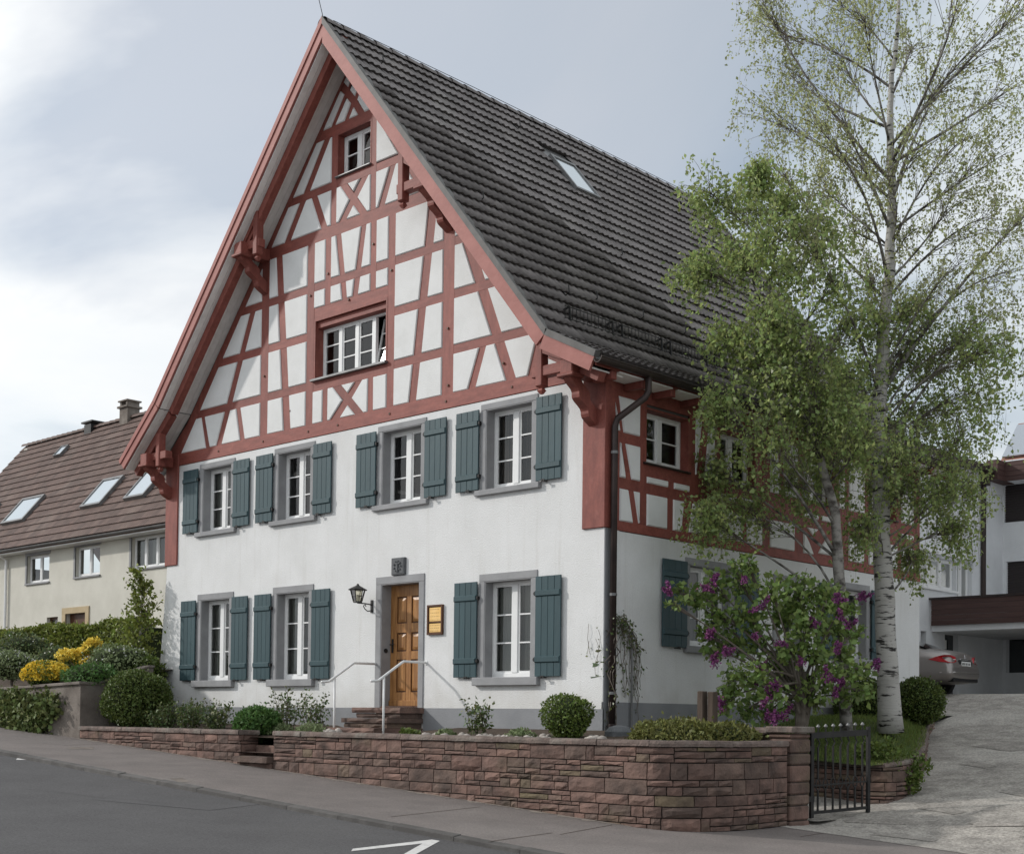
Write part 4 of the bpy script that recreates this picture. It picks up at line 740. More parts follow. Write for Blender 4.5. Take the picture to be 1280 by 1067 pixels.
# ---------------------------------------------------------------- stone walls
def stone_wall(name, path, z_top, z_bot, label, capz=.075, thick=.30, seed=1, cap_over=.035, course=(.15, .24), both=False):
    """path: list of (x,y); stones on the left-hand (outer) face; z_top/z_bot functions of arclength"""
    r = random.Random(seed); P_ = [Vector(p) for p in path]; cum = [0]
    for a, b_ in zip(P_[:-1], P_[1:]): cum.append(cum[-1]+(b_-a).length)
    L_ = cum[-1]
    def at(u):
        u = min(max(u, 0), L_); i = 0
        while i < len(cum)-2 and cum[i+1] < u: i += 1
        f = (u-cum[i])/(cum[i+1]-cum[i]); return P_[i].lerp(P_[i+1], f)
    def nrm(u):
        d = (at(u+.12)-at(u-.12)).normalized(); return Vector((d.y, -d.x))
    def W3(u, n, z): p = at(u); q = nrm(u); return (p.x+q.x*n, p.y+q.y*n, z)
    mid = at(L_/2)
    th = thing(name, (mid.x, mid.y, z_bot(L_/2)), label, 'wall')
    k = max(2, int(L_/.25)); core = MB()
    core.loft([[W3(L_*i/k, -.02, z_bot(L_*i/k)-.3), W3(L_*i/k, -.02, z_top(L_*i/k)-capz), W3(L_*i/k, -thick, z_top(L_*i/k)-capz), W3(L_*i/k, -thick, z_bot(L_*i/k)-.3)] for i in range(k+1)]); core.build('core', 'mortar', th)
    def stone(u0, u1, z0, z1):
        g = .007; u0 += g; u1 -= g; z0 += g; z1 -= g
        if u1-u0 < .03 or z1-z0 < .02: return
        nu = 3 if u1-u0 < .35 else 4; nz = 2 if z1-z0 < .12 else 3
        m = MB(); bul = r.uniform(.004, .02)*(1 if r.random() < .85 else 1.8); v = []
        for j in range(nz+1):
            for i in range(nu+1):
                edge = i in (0, nu) or j in (0, nz)
                uu = u0+(u1-u0)*i/nu+(0 if i in (0, nu) else r.uniform(-.02, .02)); zz = z0+(z1-z0)*j/nz+(0 if j in (0, nz) else r.uniform(-.012, .012))
                if edge: uu += r.uniform(-.004, .004); zz += r.uniform(-.003, .003)
                v.append(W3(uu, (.004 if edge else bul+r.uniform(-.006, .012)), zz))
        f = [(j*(nu+1)+i, j*(nu+1)+i+1, (j+1)*(nu+1)+i+1, (j+1)*(nu+1)+i) for j in range(nz) for i in range(nu)]
        n0 = len(v); ring = [j for j in range(nu+1)]+[(j+1)*(nu+1)-1 for j in range(1, nz+1)]+[nz*(nu+1)+i for i in range(nu-1, -1, -1)]+[j*(nu+1) for j in range(nz-1, 0, -1)]
        for q in ring:
            i = q % (nu+1); j = q//(nu+1); v.append(W3(u0+(u1-u0)*i/nu, -.09, z0+(z1-z0)*j/nz))
        f += [(ring[a], n0+a, n0+(a+1) % len(ring), ring[(a+1) % len(ring)]) for a in range(len(ring))]
        m.add(v, f); m.build('stone', 'sand', th)
    z = max(z_top(0), z_top(L_))-capz; zmin = min(z_bot(0), z_bot(L_), z_bot(L_/2))-.12
    while z > zmin:
        h = r.uniform(.13, .23); u = 0
        while u < L_-.02:
            u1 = u+r.uniform(.45, 1.3); u1 = L_ if u1 > L_-.3 else u1
            nr_ = 1 if h < .15 and r.random() < .6 else r.choice((1, 1, 2, 2, 2, 3) if h > .18 else (1, 2, 2)); cuts_ = [0]+sorted(r.uniform(.3, .7) if nr_ == 2 else (k_+r.uniform(-.2, .2))/nr_ for k_ in range(1, nr_))+[1]
            for a_, b2 in zip(cuts_[:-1], cuts_[1:]):
                zz0 = z-h+h*a_; zz1_ = z-h+h*b2; v_ = u; hh = h*(b2-a_)
                while v_ < u1-.01:
                    v1 = v_+r.uniform(.16, .42)*(1.5 if nr_ == 1 else 1.15)*(1.2 if hh < .08 else 1); v1 = u1 if v1 > u1-.11 else v1
                    zz1 = min(zz1_, z_top((v_+v1)/2)-capz)
                    if zz1-zz0 > .025 and zz1 > max(z_bot(v_), z_bot(v1))-.02: stone(v_, v1, zz0, zz1)
                    v_ = v1
            u = u1
        z -= h
    u = 0
    while u < L_-.05:
        u1 = min(L_, u+r.uniform(.7, 1.15)); u1 = L_ if L_-u1 < .3 else u1
        m = MB(); n = max(2, int((u1-u)/.16)); rings = []
        for i in range(n+1):
            uu = u+.004+(u1-u-.008)*i/n; o = cap_over+r.uniform(-.008, .012); zt = z_top(uu)+r.uniform(-.004, .004)
            rings.append([W3(uu, o, zt-capz+.004), W3(uu, o+r.uniform(-.004, .006), zt-capz*.45), W3(uu, o-.012, zt), W3(uu, -thick-.03, zt), W3(uu, -thick-.03, zt-capz)])
        m.loft(rings); m.build('cap_stone', 'cap', th); u = u1
    return th
SW = -2.2
arc = [(2.35, SW), (2.62, -2.17), (2.86, -2.02), (3.04, -1.76), (3.15, -1.4), (3.19, -1.0), (3.19, -.5), (3.15, -.02)]
stone_wall('garden_wall', [(-5.0, SW), (-3, SW), (-1, SW), (1, SW)]+arc, lambda u: 1.335, lambda u: S(-5.0+min(u, 8.1)), 'low red sandstone wall curving round the corner beneath the gable', seed=5)
stone_wall('garden_wall', [(-11.13, SW), (-9, SW), (-7, SW), (-5.93, SW), (-5.93, -1.82)], lambda u: 1.335, lambda u: S(-11.13+min(u, 5.2)), 'short low red sandstone wall between concrete wall and garden opening', seed=8)
gp = thing('gate_pillar', (3.1, .25, .2), 'square red sandstone gate pillar with flat cap beside iron gate', 'pillar')
rp = random.Random(3)
z = .12
while z < 1.40:
    h = min(rp.uniform(.14, .24), 1.43-z)
    spl = rp.random()
    for (a, c) in (((2.86, 3.0), (3.006, 3.2)) if spl < .4 else ((2.86, 3.2),)):
        o = rp.uniform(0, .015); MB().box(a+.004-(.0 if a > 2.9 else o), c-.004+(o if c > 3.1 else 0), .0-o, .46+o, z+.006, z+h-.006).build('stone', 'sand', gp, bevel=.02)
    z += h
MB().box(2.88, 3.18, .02, .44, .1, 1.42).build('core', 'mortar', gp)
MB().box(2.82, 3.25, -.05, .51, 1.435, 1.52).build('cap_stone', 'cap', gp, bevel=.015)
stone_wall('garden_wall', [(1.7, .10), (2.86, .10)], lambda u: 1.50, lambda u: 1.0, 'short sandstone wall stub joining the gate pillar behind the juniper', seed=12)
lawn_path = [(.6, 2.45), (2.2, 2.45), (2.75, 2.3), (3.1, 2.12), (3.36, 2.2), (3.42, 2.6), (3.32, 3.1), (2.97, 4.0), (2.47, 5.2), (1.67, 6.9), (.97, 8.3), (.47, 9.6)]
pl = [Vector(p) for p in lawn_path]; cl = [0]
for a, b_ in zip(pl[:-1], pl[1:]): cl.append(cl[-1]+(b_-a).length)
ltop = [1.0, 1.0, 1.0, 1.0, 1.01, 1.03, 1.06, 1.12, 1.22, 1.40, 1.52, 1.66]; lbot = [.27, .27, .26, .3, .35, .44, .55, .70, .85, 1.08, 1.27, 1.45]
stone_wall('lawn_wall', lawn_path, lambda u: float(np.interp(u, cl, ltop)), lambda u: float(np.interp(u, cl, lbot))-.03, 'mossy stone wall retaining the lawn along the driveway behind the gate', seed=21, capz=.06, cap_over=.015)
# concrete retaining wall with sloping return
cw = thing('retaining_wall', (-13, -2.2, 1.1), 'weathered concrete retaining wall with ivy at the far left', 'wall')
m = MB(); m.loft([[(x, -2.2, S(x)-.4), (x, -2.2, z), (x, -1.98, z), (x, -1.98, S(x)-.4)] for x, z in ((-40, 2.0), (-14.5, 2.03), (-11.14, 2.13))]); m.build('wall_face', 'concrete', cw)
m = MB(); m.loft([[(x, -2.25, z), (x, -2.25, z+.06), (x, -1.93, z+.06), (x, -1.93, z)] for x, z in ((-40, 2.0), (-14.5, 2.03), (-11.10, 2.13))]); m.build('coping', 'concrete', cw, bevel=.01)
m = MB(); m.loft([[(-11.36, y, .9), (-11.36, y, z), (-11.14, y, z), (-11.14, y, .9)] for y, z in ((-1.98, 2.13), (-1.85, 2.13), (-.72, 2.50), (-.62, 2.50))]); m.build('return_wall', 'concrete', cw)
m = MB(); m.loft([[(-11.38, y, z), (-11.38, y, z+.05), (-11.11, y, z+.05), (-11.11, y, z)] for y, z in ((-1.93, 2.13), (-1.85, 2.13), (-.72, 2.50), (-.60, 2.50))]); m.build('coping', 'concrete', cw, bevel=.01)
# threshold step in the wall opening
st = thing('entrance_step', (-5.45, -2.2, .7), 'rough sandstone step in the gap of the garden wall', 'step')
m = MB(); rr = random.Random(4); m.loft([[(x, -2.34+rr.uniform(-.02, .02), .82), (x, -2.33+rr.uniform(-.02, .02), .91+rr.uniform(-.01, .01)), (x, -1.9, .93), (x, -1.9, .8)] for x in (-5.9, -5.7, -5.5, -5.3, -5.1, -5.02)]); m.build('tread', 'sand', st)
MB().box(-5.9, -5.02, -2.24, -1.9, .4, .815).build('riser', 'sand', st, bevel=.02)
MB().box(-5.9, -5.02, -1.9, -1.6, .6, 1.09).build('riser', 'sand', st, bevel=.02)

# ---------------------------------------------------------------- front steps, rails, lamp, sign
fs = thing('front_steps', (-4.45, -.6, 1.2), 'red sandstone steps with rough edges leading up to the front door', 'steps')
rr = random.Random(9)
def slabstep(x0, x1, y0, z0, z1, name):
    m = MB(); n = 8; rings = []
    for i in range(n+1):
        x = x0+(x1-x0)*i/n; j = lambda: rr.uniform(-.014, .014)
        rings.append([(x, y0+j(), z0), (x, y0-.012+j(), (z0+z1)/2), (x, y0+j()*.6, z1), (x, -.0, z1), (x, -.0, z0)])
    m.loft(rings); m.build(name, 'sand', fs)
slabstep(-5.06, -3.84, -.53, 1.645, 1.735, 'landing'); slabstep(-5.0, -3.88, -.48, 1.56, 1.64, 'course'); slabstep(-5.02, -3.86, -.80, 1.48, 1.556, 'tread'); slabstep(-4.98, -3.90, -.76, 1.40, 1.476, 'course')
slabstep(-5.05, -3.87, -1.06, 1.31, 1.396, 'tread'); slabstep(-5.0, -3.9, -1.02, 1.05, 1.306, 'course')
for nm, xr in (('right', -3.81), ('left', -5.06)):
    hr = thing('handrail', (xr, -.9, 1.3), 'white tubular handrail on the %s side of the front steps' % nm, 'handrail', 'handrails of the front steps')
    m = MB(); m.tube([(xr, .02, 2.49), (xr, -.50, 2.49), (xr, -.53, 2.475), (xr, -1.02, 2.175), (xr, -1.05, 2.16), (xr, -1.20, 2.15)], .021, 10); m.build('rail', 'white', hr, True)
    m = MB(); m.tube([(xr, -.92, 2.23), (xr, -.92, 1.1)], .019, 10); m.build('support', 'white', hr, True)
    MB().tube([(xr, .02, 2.49), (xr, -.012, 2.49)], .04, 12).build('flange', 'white', hr)
lp = thing('wall_lamp', (-5.2, 0, 3.4), 'black wrought iron wall lantern left of the front door', 'lamp')
m = MB(FR); m.box(-5.225, -5.175, 0, .02, 3.38, 3.60); m.tube([(-5.2, .02, 3.52), (-5.2, .16, 3.53), (-5.2, .33, 3.53)], .012, 6)
pts = [(-5.2, .02, 3.42), (-5.2, .10, 3.40), (-5.2, .17, 3.44), (-5.2, .20, 3.49), (-5.2, .16, 3.515), (-5.2, .14, 3.48)]; m.tube(pts, .009, 6); m.build('arm', 'iron', lp)
cxl, cyl = -5.2, .33
ring = lambda q, z: [(cxl+q*math.cos(math.pi/3*i), cyl+q*math.sin(math.pi/3*i), z) for i in range(6)]
m = MB(FR); m.loft([ring(.16, 3.745), ring(.165, 3.76), ring(.03, 3.83), ring(.012, 3.86)]); m.build('roof', 'iron', lp)
m = MB(FR)
for i in range(6):
    a = ring(.075, 3.55)[i]; b_ = ring(.125, 3.745)[i]; m.tube([a, b_], .008, 4)
m.tube(ring(.075, 3.55)+[ring(.075, 3.55)[0]], .008, 4); m.tube(ring(.10, 3.65)+[ring(.10, 3.65)[0]], .006, 4); m.loft([ring(.08, 3.535), ring(.08, 3.55)]); m.build('cage', 'iron', lp)
MB(FR).loft([ring(.07, 3.56), ring(.118, 3.74)], True, False).build('lamp_glass', 'lampglass', lp)
MB(FR).loft([ring(.018, 3.55), ring(.025, 3.62), ring(.02, 3.67)]).build('bulb', 'whitebloom', lp)
sg = thing('name_plaque', (-3.58, 0, 2.94), 'brown framed plaque with two polished brass plates right of the door', 'sign')
x0, x1, z0, z1 = -3.765, -3.395, 2.945, 3.44
m = MB(FR); m.box(x0, x0+.035, 0, .045, z0, z1); m.box(x1-.035, x1, 0, .045, z0, z1); m.box(x0+.035, x1-.035, 0, .045, z0, z0+.035); m.box(x0+.035, x1-.035, 0, .045, z1-.035, z1); m.box(x0+.035, x1-.035, 0, .04, z0+.195, z0+.215); m.box(x0+.02, x1-.02, 0, .015, z0+.02, z1-.02); m.build('frame', 'oakdark', sg, bevel=.004)
for a, c in ((z0+.04, z0+.19), (z0+.22, z1-.04)):
    p = MB(FR).box(x0+.04, x1-.04, .015, .028, a, c).build('plate', 'brass', sg, bevel=.004)
    e_ = MB(FR); n = 4 if c-a > .2 else 3
    for k in range(n):
        zz = c-.035-(c-a-.06)*k/(n-1) if n > 1 else c
        xx = x0+.07
        while xx < x1-.09:
            wl = rng.uniform(.015, .05); e_.box(xx, min(xx+wl, x1-.07), .028, .0284, zz-.006, zz+.006); xx += wl+.012
    e_.build('engraving', 'engrave', p)

# ---------------------------------------------------------------- gate
g0, g1 = Vector((3.17, .52)), Vector((3.46, 1.58)); gz0, gz1 = .30, 1.46
gate = thing('iron_gate', (3.17, .52, .3), 'dark wrought iron garden gate with ring ornaments beside the pillar', 'gate')
def GT(p): q = g0.lerp(g1, p[0]); n = Vector(((g1-g0).y, -(g1-g0).x)).normalized(); return (q.x+n.x*p[1], q.y+n.y*p[1], p[2]+.05*p[0])
fr = MB(GT); fr.box(0, .045, -.02, .02, gz0, gz1+.02); fr.box(.955, 1, -.02, .02, gz0, gz1+.02); fr.box(.045, .955, -.015, .015, gz0+.05, gz0+.09); fr.box(.045, .955, -.015, .015, gz1-.10, gz1-.02); fr.box(.045, .955, -.012, .012, gz0+.42, gz0+.44); fr.build('frame', 'iron', gate)
for k in range(1, 8):
    u = k/8; b_ = MB(GT); b_.box(u-.011, u+.011, -.009, .009, gz0+.06, gz0+.36)
    b_.box(u-.011, u+.011, -.009, .009, gz0+.52, gz1-.22)
    b_.tube([(u, 0, gz1-.22), (u+.03, 0, gz1-.17), (u, 0, gz1-.12), (u, 0, gz1-.02), (u, 0, gz1+.05)], .010, 5); b_.build('bar', 'iron', gate)
    r_ = MB(GT); r_.tube([(u+.036*math.cos(t), 0, gz0+.44+.075*math.sin(t)) for t in [2*math.pi*i/12 for i in range(13)]], .009, 5); r_.build('ring', 'iron', gate)
    f_ = MB(GT); f_.loft([[(u+q*s, q2, gz1+z) for s, q2 in ((-1, -q*.9), (1, -q*.9), (1, q*.9), (-1, q*.9))] for q, z in ((.012, .04), (.02, .055), (.004, .085))]); f_.build('finial', 'lead', gate)
h_ = MB(GT); h_.box(-.06, .05, -.025, .025, gz0+.22, gz0+.29); h_.box(-.06, .05, -.025, .025, gz1-.26, gz1-.20); h_.build('hinge', 'iron', gate)
tag(MB().box(1.56, 1.66, .18, .30, 1.2, 1.995).build('wooden_post', 'weathered', bevel=.01), 'left one of two weathered wooden posts behind the juniper', 'post', 'wooden posts behind the juniper'); tag(MB().box(1.72, 1.82, .2, .32, 1.2, 1.985).build('wooden_post', 'weathered', bevel=.01), 'right one of two weathered wooden posts, next to the lilac', 'post', 'wooden posts behind the juniper')

# ---------------------------------------------------------------- neighbour house on the left
nh = thing('neighbour_house', (-30, 9, 3), 'cream rendered house with brown tiled roof and skylights at left', 'house')
NYW = 7.0; NX0, NX1 = -39.2, -18
NW = [(-31.62, -30.05, 6.0, 6.95), (-28.30, -26.74, 6.02, 7.0), (-24.85, -22.9, 6.05, 7.04)]
NWl = [(-30.15, -29.4, 4.2, 4.78), (-28.85, -27.55, 3.2, 4.84), (-31.7, -30.8, 3.9, 4.50)]
NF = lambda p: (p[0], NYW-p[1], p[2])
wall(MB(NF), NX0, NX1, 2.4, 7.35, .3, NW+NWl).build('wall', 'nplaster', nh)
MB().box(NX0, NX0+.3, NYW+.3, 14.5, 2.4, 7.35).build('wall', 'nplaster', nh); MB().box(NX0, NX1, 14.5, 14.8, 2.4, 7.35).build('wall', 'nplaster', nh); MB().box(NX0+.3, NX1, NYW+.3, 14.5, 5.0, 5.1).build('floor_slab', 'roomdark', nh)
m = MB(); m.prism([(NX0, 7.3), (NX0+.25, 7.3), (NX0+.25, 12.2), (NX0, 12.2)], 10.6, 10.9); m.build('wall', 'nplaster', nh)
for i, (a, c, d, e) in enumerate(NW):
    window(NF, a, c, d, e, 1, depth=.12, sill=(.06, .06, .06, 'stone'), parent=nh, sashes=2 if i < 2 else 3, curtain='curtain' if i == 2 else None)
    sr = MB(NF); sr.box(a-.10, c+.08, -.02, .02, e, e+.10); sr.box(a-.10, a, -.02, .019, d, e-.001); sr.build('surround', 'stone', nh)
for i, (a, c, d, e) in enumerate(NWl):
    if i != 1: window(NF, a, c, d, e, 1, depth=.12, parent=nh, sashes=1, frame='oakdark')
    else:
        sr = MB(NF); sr.box(a-.22, c+.22, -.02, .04, e, e+.2); sr.box(a-.22, a, -.02, .039, d, e-.001); sr.box(c, c+.22, -.02, .039, d, e-.001); sr.build('door_surround', 'tanstone', nh)
        MB(NF).box(a, c, -.2, -.15, d, e).build('door', 'oakdark', nh)
NK = 1.2; NE = (6.55, 7.2); NR_ = (10.85, 7.2+1.2*4.3)
m = MB(); m.loft([[(x, NE[0], NE[1]), (x, NR_[0], NR_[1]), (x, NR_[0]+4.2, NE[1]), (x, NR_[0]+4.2, NE[1]-.12), (x, NR_[0], NR_[1]-.14), (x, NE[0], NE[1]-.12)] for x in (NX0-.45, NX1)]); nroof = m.build('roof', 'oakdark', nh)
m = MB(); m.box(NX0-.4, NX1, NE[0]+.02, NYW-.02, 7.05, 7.09); m.build('soffit_board', 'white', nh)
g = MB(); g.loft([[(x, 6.50+.07*math.cos(t), 7.18+.07*math.sin(t)) for t in [math.pi*(1+i/6) for i in range(7)]]+[(x, 6.50+.06*math.cos(t), 7.18+.06*math.sin(t)) for t in [math.pi*(2-i/6) for i in range(7)]] for x in (NX0-.45, NX1)]); g.build('gutter', 'lead', nh)
MB().tube([(-33.0, 6.5, 7.12), (-33.0, 6.92, 6.9), (-33.0, 6.92, 3)], .05, 8).build('downpipe', 'white', nh)
tv2, tf2 = tile_mesh(6, .016, .30, .05)
nd = Vector((0, 1, NK)).normalized(); sp = []; NLen = math.hypot(4.3, 4.3*NK); nrow = 18
NSK = [(-34.4, -32.75, 7.45, 8.3), (-28.85, -27.55, 7.5, 8.38), (-26.1, -24.9, 7.5, 8.35), (-37.8, -36.3, 7.5, 8.35)]
for r_ in range(nrow):
    p = Vector((0, NE[0], NE[1]))+nd*(NLen*r_/nrow)
    for c in range(72):
        x = NX0-.4+c*.3
        A_ = Vector((1, 0, 0)); Nn = A_.cross(nd); sp.append(Matrix(((A_.x, nd.x, Nn.x, x), (A_.y, nd.y, Nn.y, p.y), (A_.z, nd.z, Nn.z, p.z+.005), (0, 0, 0, 1))))
join_tiles('tiles', sp, 'tile2', nroof, tv2, tf2)
for k in range(54):
    x = NX0-.45+k*.4; r_ = MB(); rg = lambda xx, q: [(xx, NR_[0]+q*math.cos(t), NR_[1]+q*.9*math.sin(t)) for t in [math.pi*i/6 for i in range(7)]]
    r_.loft([rg(x, .16), rg(x+.43, .13)], False, False); r_.build('ridge_tile', 'tile2', nroof)
nN = Vector((1, 0, 0)).cross(nd)
def NP(x, y, o=0): p = Vector((x, y, NE[1]+(y-NE[0])*NK)); return p+nN*o
for (a, c, y0, y1) in NSK+[(-35.3, -34.75, 9.9, 10.25)]:
    s_ = empty('skylight', NP((a+c)/2, (y0+y1)/2), nh); c4 = [NP(a, y0), NP(c, y0), NP(c, y1), NP(a, y1)]; ct = NP((a+c)/2, (y0+y1)/2); ci = [q+(ct-q)*.14 for q in c4]
    m = MB(); m.add([tuple(q) for q in c4]+[tuple(q+nN*.16) for q in c4]+[tuple(q+nN*.16) for q in ci]+[tuple(q+nN*.12) for q in ci], [(i, (i+1) % 4, 4+(i+1) % 4, 4+i) for i in range(4)]+[(4+i, 4+(i+1) % 4, 8+(i+1) % 4, 8+i) for i in range(4)]+[(8+i, 8+(i+1) % 4, 12+(i+1) % 4, 12+i) for i in range(4)]); m.build('frame', 'lead', s_)
    MB().add([tuple(q+nN*.135) for q in ci], [(0, 1, 2, 3)]).build('pane', 'skyl', s_)
ch = MB(); ch.box(-31.9, -31.35, 10.6, 11.1, 11.8, 12.75); chim = ch.build('chimney', 'concrete', nh)
m = MB(); m.box(-31.97, -31.28, 10.53, 11.17, 12.75, 12.82)
for x in (-31.88, -31.47): m.box(x, x+.1, 10.6, 11.1, 12.82, 12.98)
m.box(-31.95, -31.3, 10.55, 11.15, 12.98, 13.03); m.build('cowl', 'concrete', chim)
ch = MB(); ch.box(-34.45, -33.95, 10.6, 11.1, 11.9, 12.5); chim = ch.build('chimney', 'iron', nh)
MB().box(-34.6, -33.8, 10.55, 11.15, 12.56, 12.62).build('cowl', 'iron', chim)

# ---------------------------------------------------------------- modern building at right
mb_ = thing('modern_building', (-1, 22, 2.2), 'white modern building with brown balcony parapet behind the birch', 'building')
XW = -3.6; YW = 22.1
MF = lambda p: (p[0], YW-p[1], p[2]); MS = lambda p: (XW+p[1], p[0], p[2])
hd0 = PXp(1181, 792, XW); hd1 = PXp(1198, 792, XW); hc0 = PXp(1151, 788, XW); hc1 = PXp(1158, 788, XW)
wall(MB(MS), 12, YW, 1.5, 8.5, .3, [(17.0, 19.15, 5.1, 5.92), (19.2, 20.1, 4.2, 5.95), (hd0.y, hd1.y, 2.0, hd0.z), (hc0.y, hc1.y, 3.1, hc0.z)]).build('wall', 'mplaster', mb_)
MB(MS).box(hd0.y, hd1.y, -.2, -.15, 2.0, hd0.z).build('dark_glazing', 'carglass', mb_); MB(MS).box(hc0.y, hc1.y, -.2, -.15, 3.1, hc0.z).build('dark_glazing', 'carglass', mb_); MB(MS).box(hd0.y+.12, hd0.y+.4, -.15, -.14, hd0.z-.38, hd0.z-.14).build('paper_notice', 'plate', mb_)
q = lambda px, py: PYp(px, py, YW)
a = q(1255, 606); b_ = q(1290, 650); c_ = q(1258, 702); d_ = q(1290, 745)
h1 = (a.x, 3.5, b_.z, a.z); h2 = (c_.x, 3.5, 4.2, c_.z)
u1, u2 = q(1180, 790), q(1198, 812); h3 = (u1.x, u2.x, 2.35, u1.z-.02); v1, v2 = q(1235, 795), q(1247, 862); h4 = (v1.x, v2.x, 2.36, v1.z); y1_, y2_ = q(1258, 797), q(1290, 840); h5 = (y1_.x, 3.0, y2_.z, y1_.z)
wall(MB(MF), -9, 9, 1.5, 8.9, .3, [h1, h2, h4, h5]).build('wall', 'mplaster', mb_)
for h in (h1, h2): MB(MF).box(h[0], h[1], -.2, -.14, h[2], h[3]).build('shutter_back', 'darkwin', mb_)
for h in (h1, h2):
    n = int((h[3]-h[2])/.07)
    for k in range(n): MB(MF).box(h[0], h[1], -.12, -.09, h[2]+k*.07, h[2]+k*.07+.058).build('slat', 'darkwin', mb_)
MB(MF).box(h1[0]-.28, h1[0]-.06, -.02, .03, h1[2], h1[3]).build('side_shutter', 'darkwin', mb_)
for h in (h4, h5): MB(MF).box(h[0], h[1], -.25, -.2, h[2], h[3]).build('dark_glazing', 'carglass', mb_)
window(MS, 17.0, 19.15, 5.1, 5.92, 1, depth=.12, parent=mb_, sashes=3, sill=(.05, .06, .06, 'white')); window(MS, 19.2, 20.1, 4.2, 5.95, 1, depth=.12, parent=mb_, sashes=2)
MB(MS).box(16.9, 20.2, 0, .10, 5.99, 6.05).build('cornice', 'white', mb_)
for k in range(5): MB().box(XW+.05, 9, 17.60+.003*(k % 2), 17.68, 4.10+k*.135, 4.10+k*.135+.128).build('parapet_board', 'brownwood', mb_)
MB().box(XW+.0, 9, 17.56, 17.75, 4.775, 4.82).build('parapet_cap', 'zinc', mb_); MB().box(XW+.01, 9, 17.69, YW-.01, 3.95, 4.12).build('balcony_slab', 'mplaster', mb_)
dpx = PXp(1230, 560, XW+.08); MB().tube([(XW+.08, dpx.y, 8.5), (XW+.08, dpx.y, 4.8)], .07, 8).build('downpipe', 'zinc', mb_)
MB().box(XW-.02, XW+.2, dpx.y-.15, dpx.y+.15, 8.15, 8.7).build('rain_hopper', 'zinc', mb_)
ez = 8.35
for k in range(4): MB().box(XW+.0, XW+.32, 21.0, YW-.0, ez+k*.14, ez+k*.14+.132).build('eave_cladding', 'brownwood', mb_)
for k in range(4): MB().box(XW+.30, 9, YW-.62, YW-.58+.004*(k % 2), ez+k*.14, ez+k*.14+.132).build('eave_cladding', 'brownwood', mb_)
MB().box(XW-.1, 9, YW-.57, YW+.2, ez+.02, ez+.06).build('eave_soffit', 'mplaster', mb_)
m = MB(); m.add([(-3.9, YW-.65, 8.92), (9, YW-.65, 8.92), (9, YW+.5, 9.15), (-3.9, YW+.5, 9.15), (-3.9, YW+1.75, 10.45), (9, YW+1.75, 10.45)], [(0, 1, 2, 3), (3, 2, 5, 4)]); mroof = m.build('roof', 'rtile', mb_)
MB().box(-9.2, XW+.25, 11.8, YW-1.1, 8.52, 8.68).build('flat_roof', 'zinc', mb_)
sd = Vector((0, 1.25, 1.3)).normalized()
for i in range(4):
    x0 = -3.85+i*1.05
    if i == 1: break
    for j in range(1):
        p0 = Vector((x0, YW+.52, 9.24))+sd*(j*1.55); m = MB(); n_ = Vector((1, 0, 0)).cross(sd); w_ = Vector((1.03, 0, 0)); l_ = sd*1.53
        c4 = [p0, p0+w_, p0+w_+l_, p0+l_]; m.add([tuple(v) for v in c4]+[tuple(v+n_*.05) for v in c4], [(4, 5, 6, 7), (0, 1, 5, 4), (1, 2, 6, 5), (2, 3, 7, 6), (3, 0, 4, 7)]); m.build('solar_panel', 'solar', mb_)

gd = empty('gable_dormer', (-1.6, YW+.4, 9.2), mb_)
m = MB(MF); m.prism([(-2.75, 9.25), (.2, 9.25), (-1.2, 10.6)], -1.2, -.42); m.build('dormer_frame', 'brownwood', gd)
m = MB(MF); m.prism([(-2.35, 9.36), (-.1, 9.36), (-1.2, 10.40)], -.42, -.40); m.build('dormer_pane', 'skyl', gd)

# ---------------------------------------------------------------- parked car
car = thing('parked_car', (-.75, 13.6, 2.2), 'silver saloon car parked behind the house, rear end showing', 'car')
cdir = Vector((-.9985, -.055, 0)); cside = Vector((.055, -.9985, 0))   # forward, left side of the car
cor = PD(1209, 867, 31); cor.z = DZ(cor.x, cor.y)-.03
def CT(p): q = cor+cdir*p[0]+cside*p[1]; return (q.x, q.y, cor.z+p[2])
prof = [  # station, halfwidth, sill z, belt z, deck/roof z, half width at top
 (0.0, .70, .42, .55, .63, .60), (.03, .83, .34, .60, .68, .70), (.09, .88, .29, .68, .88, .66), (.16, .90, .27, .76, .985, .68), (.35, .91, .25, .82, 1.03, .70), (.7, .915, .24, .86, 1.07, .72), (1.1, .92, .24, .89, 1.17, .66), (1.6, .92, .24, .90, 1.33, .58), (2.2, .92, .24, .90, 1.40, .56), (2.9, .92, .24, .89, 1.36, .57), (3.4, .92, .24, .87, 1.12, .66), (3.7, .915, .24, .85, .98, .74), (4.3, .89, .25, .76, .87, .70), (4.75, .80, .28, .62, .72, .60), (4.9, .62, .34, .55, .62, .5)]
rings = []
for (x, hw, s0, bz, tz, tw) in prof:
    half = [(hw*.80, s0), (hw*.97, s0+.10), (hw, s0+(bz-s0)*.5), (hw*.985, bz-.04), (hw*.94, bz+.02), (tw+(hw*.94-tw)*.35, bz+(tz-bz)*.62), (tw*.92, tz-.03), (tw*.5, tz), (0, tz+.01)]
    rings.append([(x, y, z) for y, z in half]+[(x, -y, z) for y, z in reversed(half[:-1])])
m = MB(CT); m.loft(rings); bo = m.build('body', 'silverpaint', car, True)
md = bo.modifiers.new('sub', 'SUBSURF'); md.levels = 2; md.render_levels = 2
def sidequad(pts, name, mt_, off=.012):
    m = MB(CT); k = len(pts); m.add([(x, y+off, z) for x, y, z in pts]+[(x, y-.02, z) for x, y, z in pts], [tuple(range(k))]+[(i, (i+1) % k, k+(i+1) % k, k+i) for i in range(k)]); return m.build(name, mt_, car)
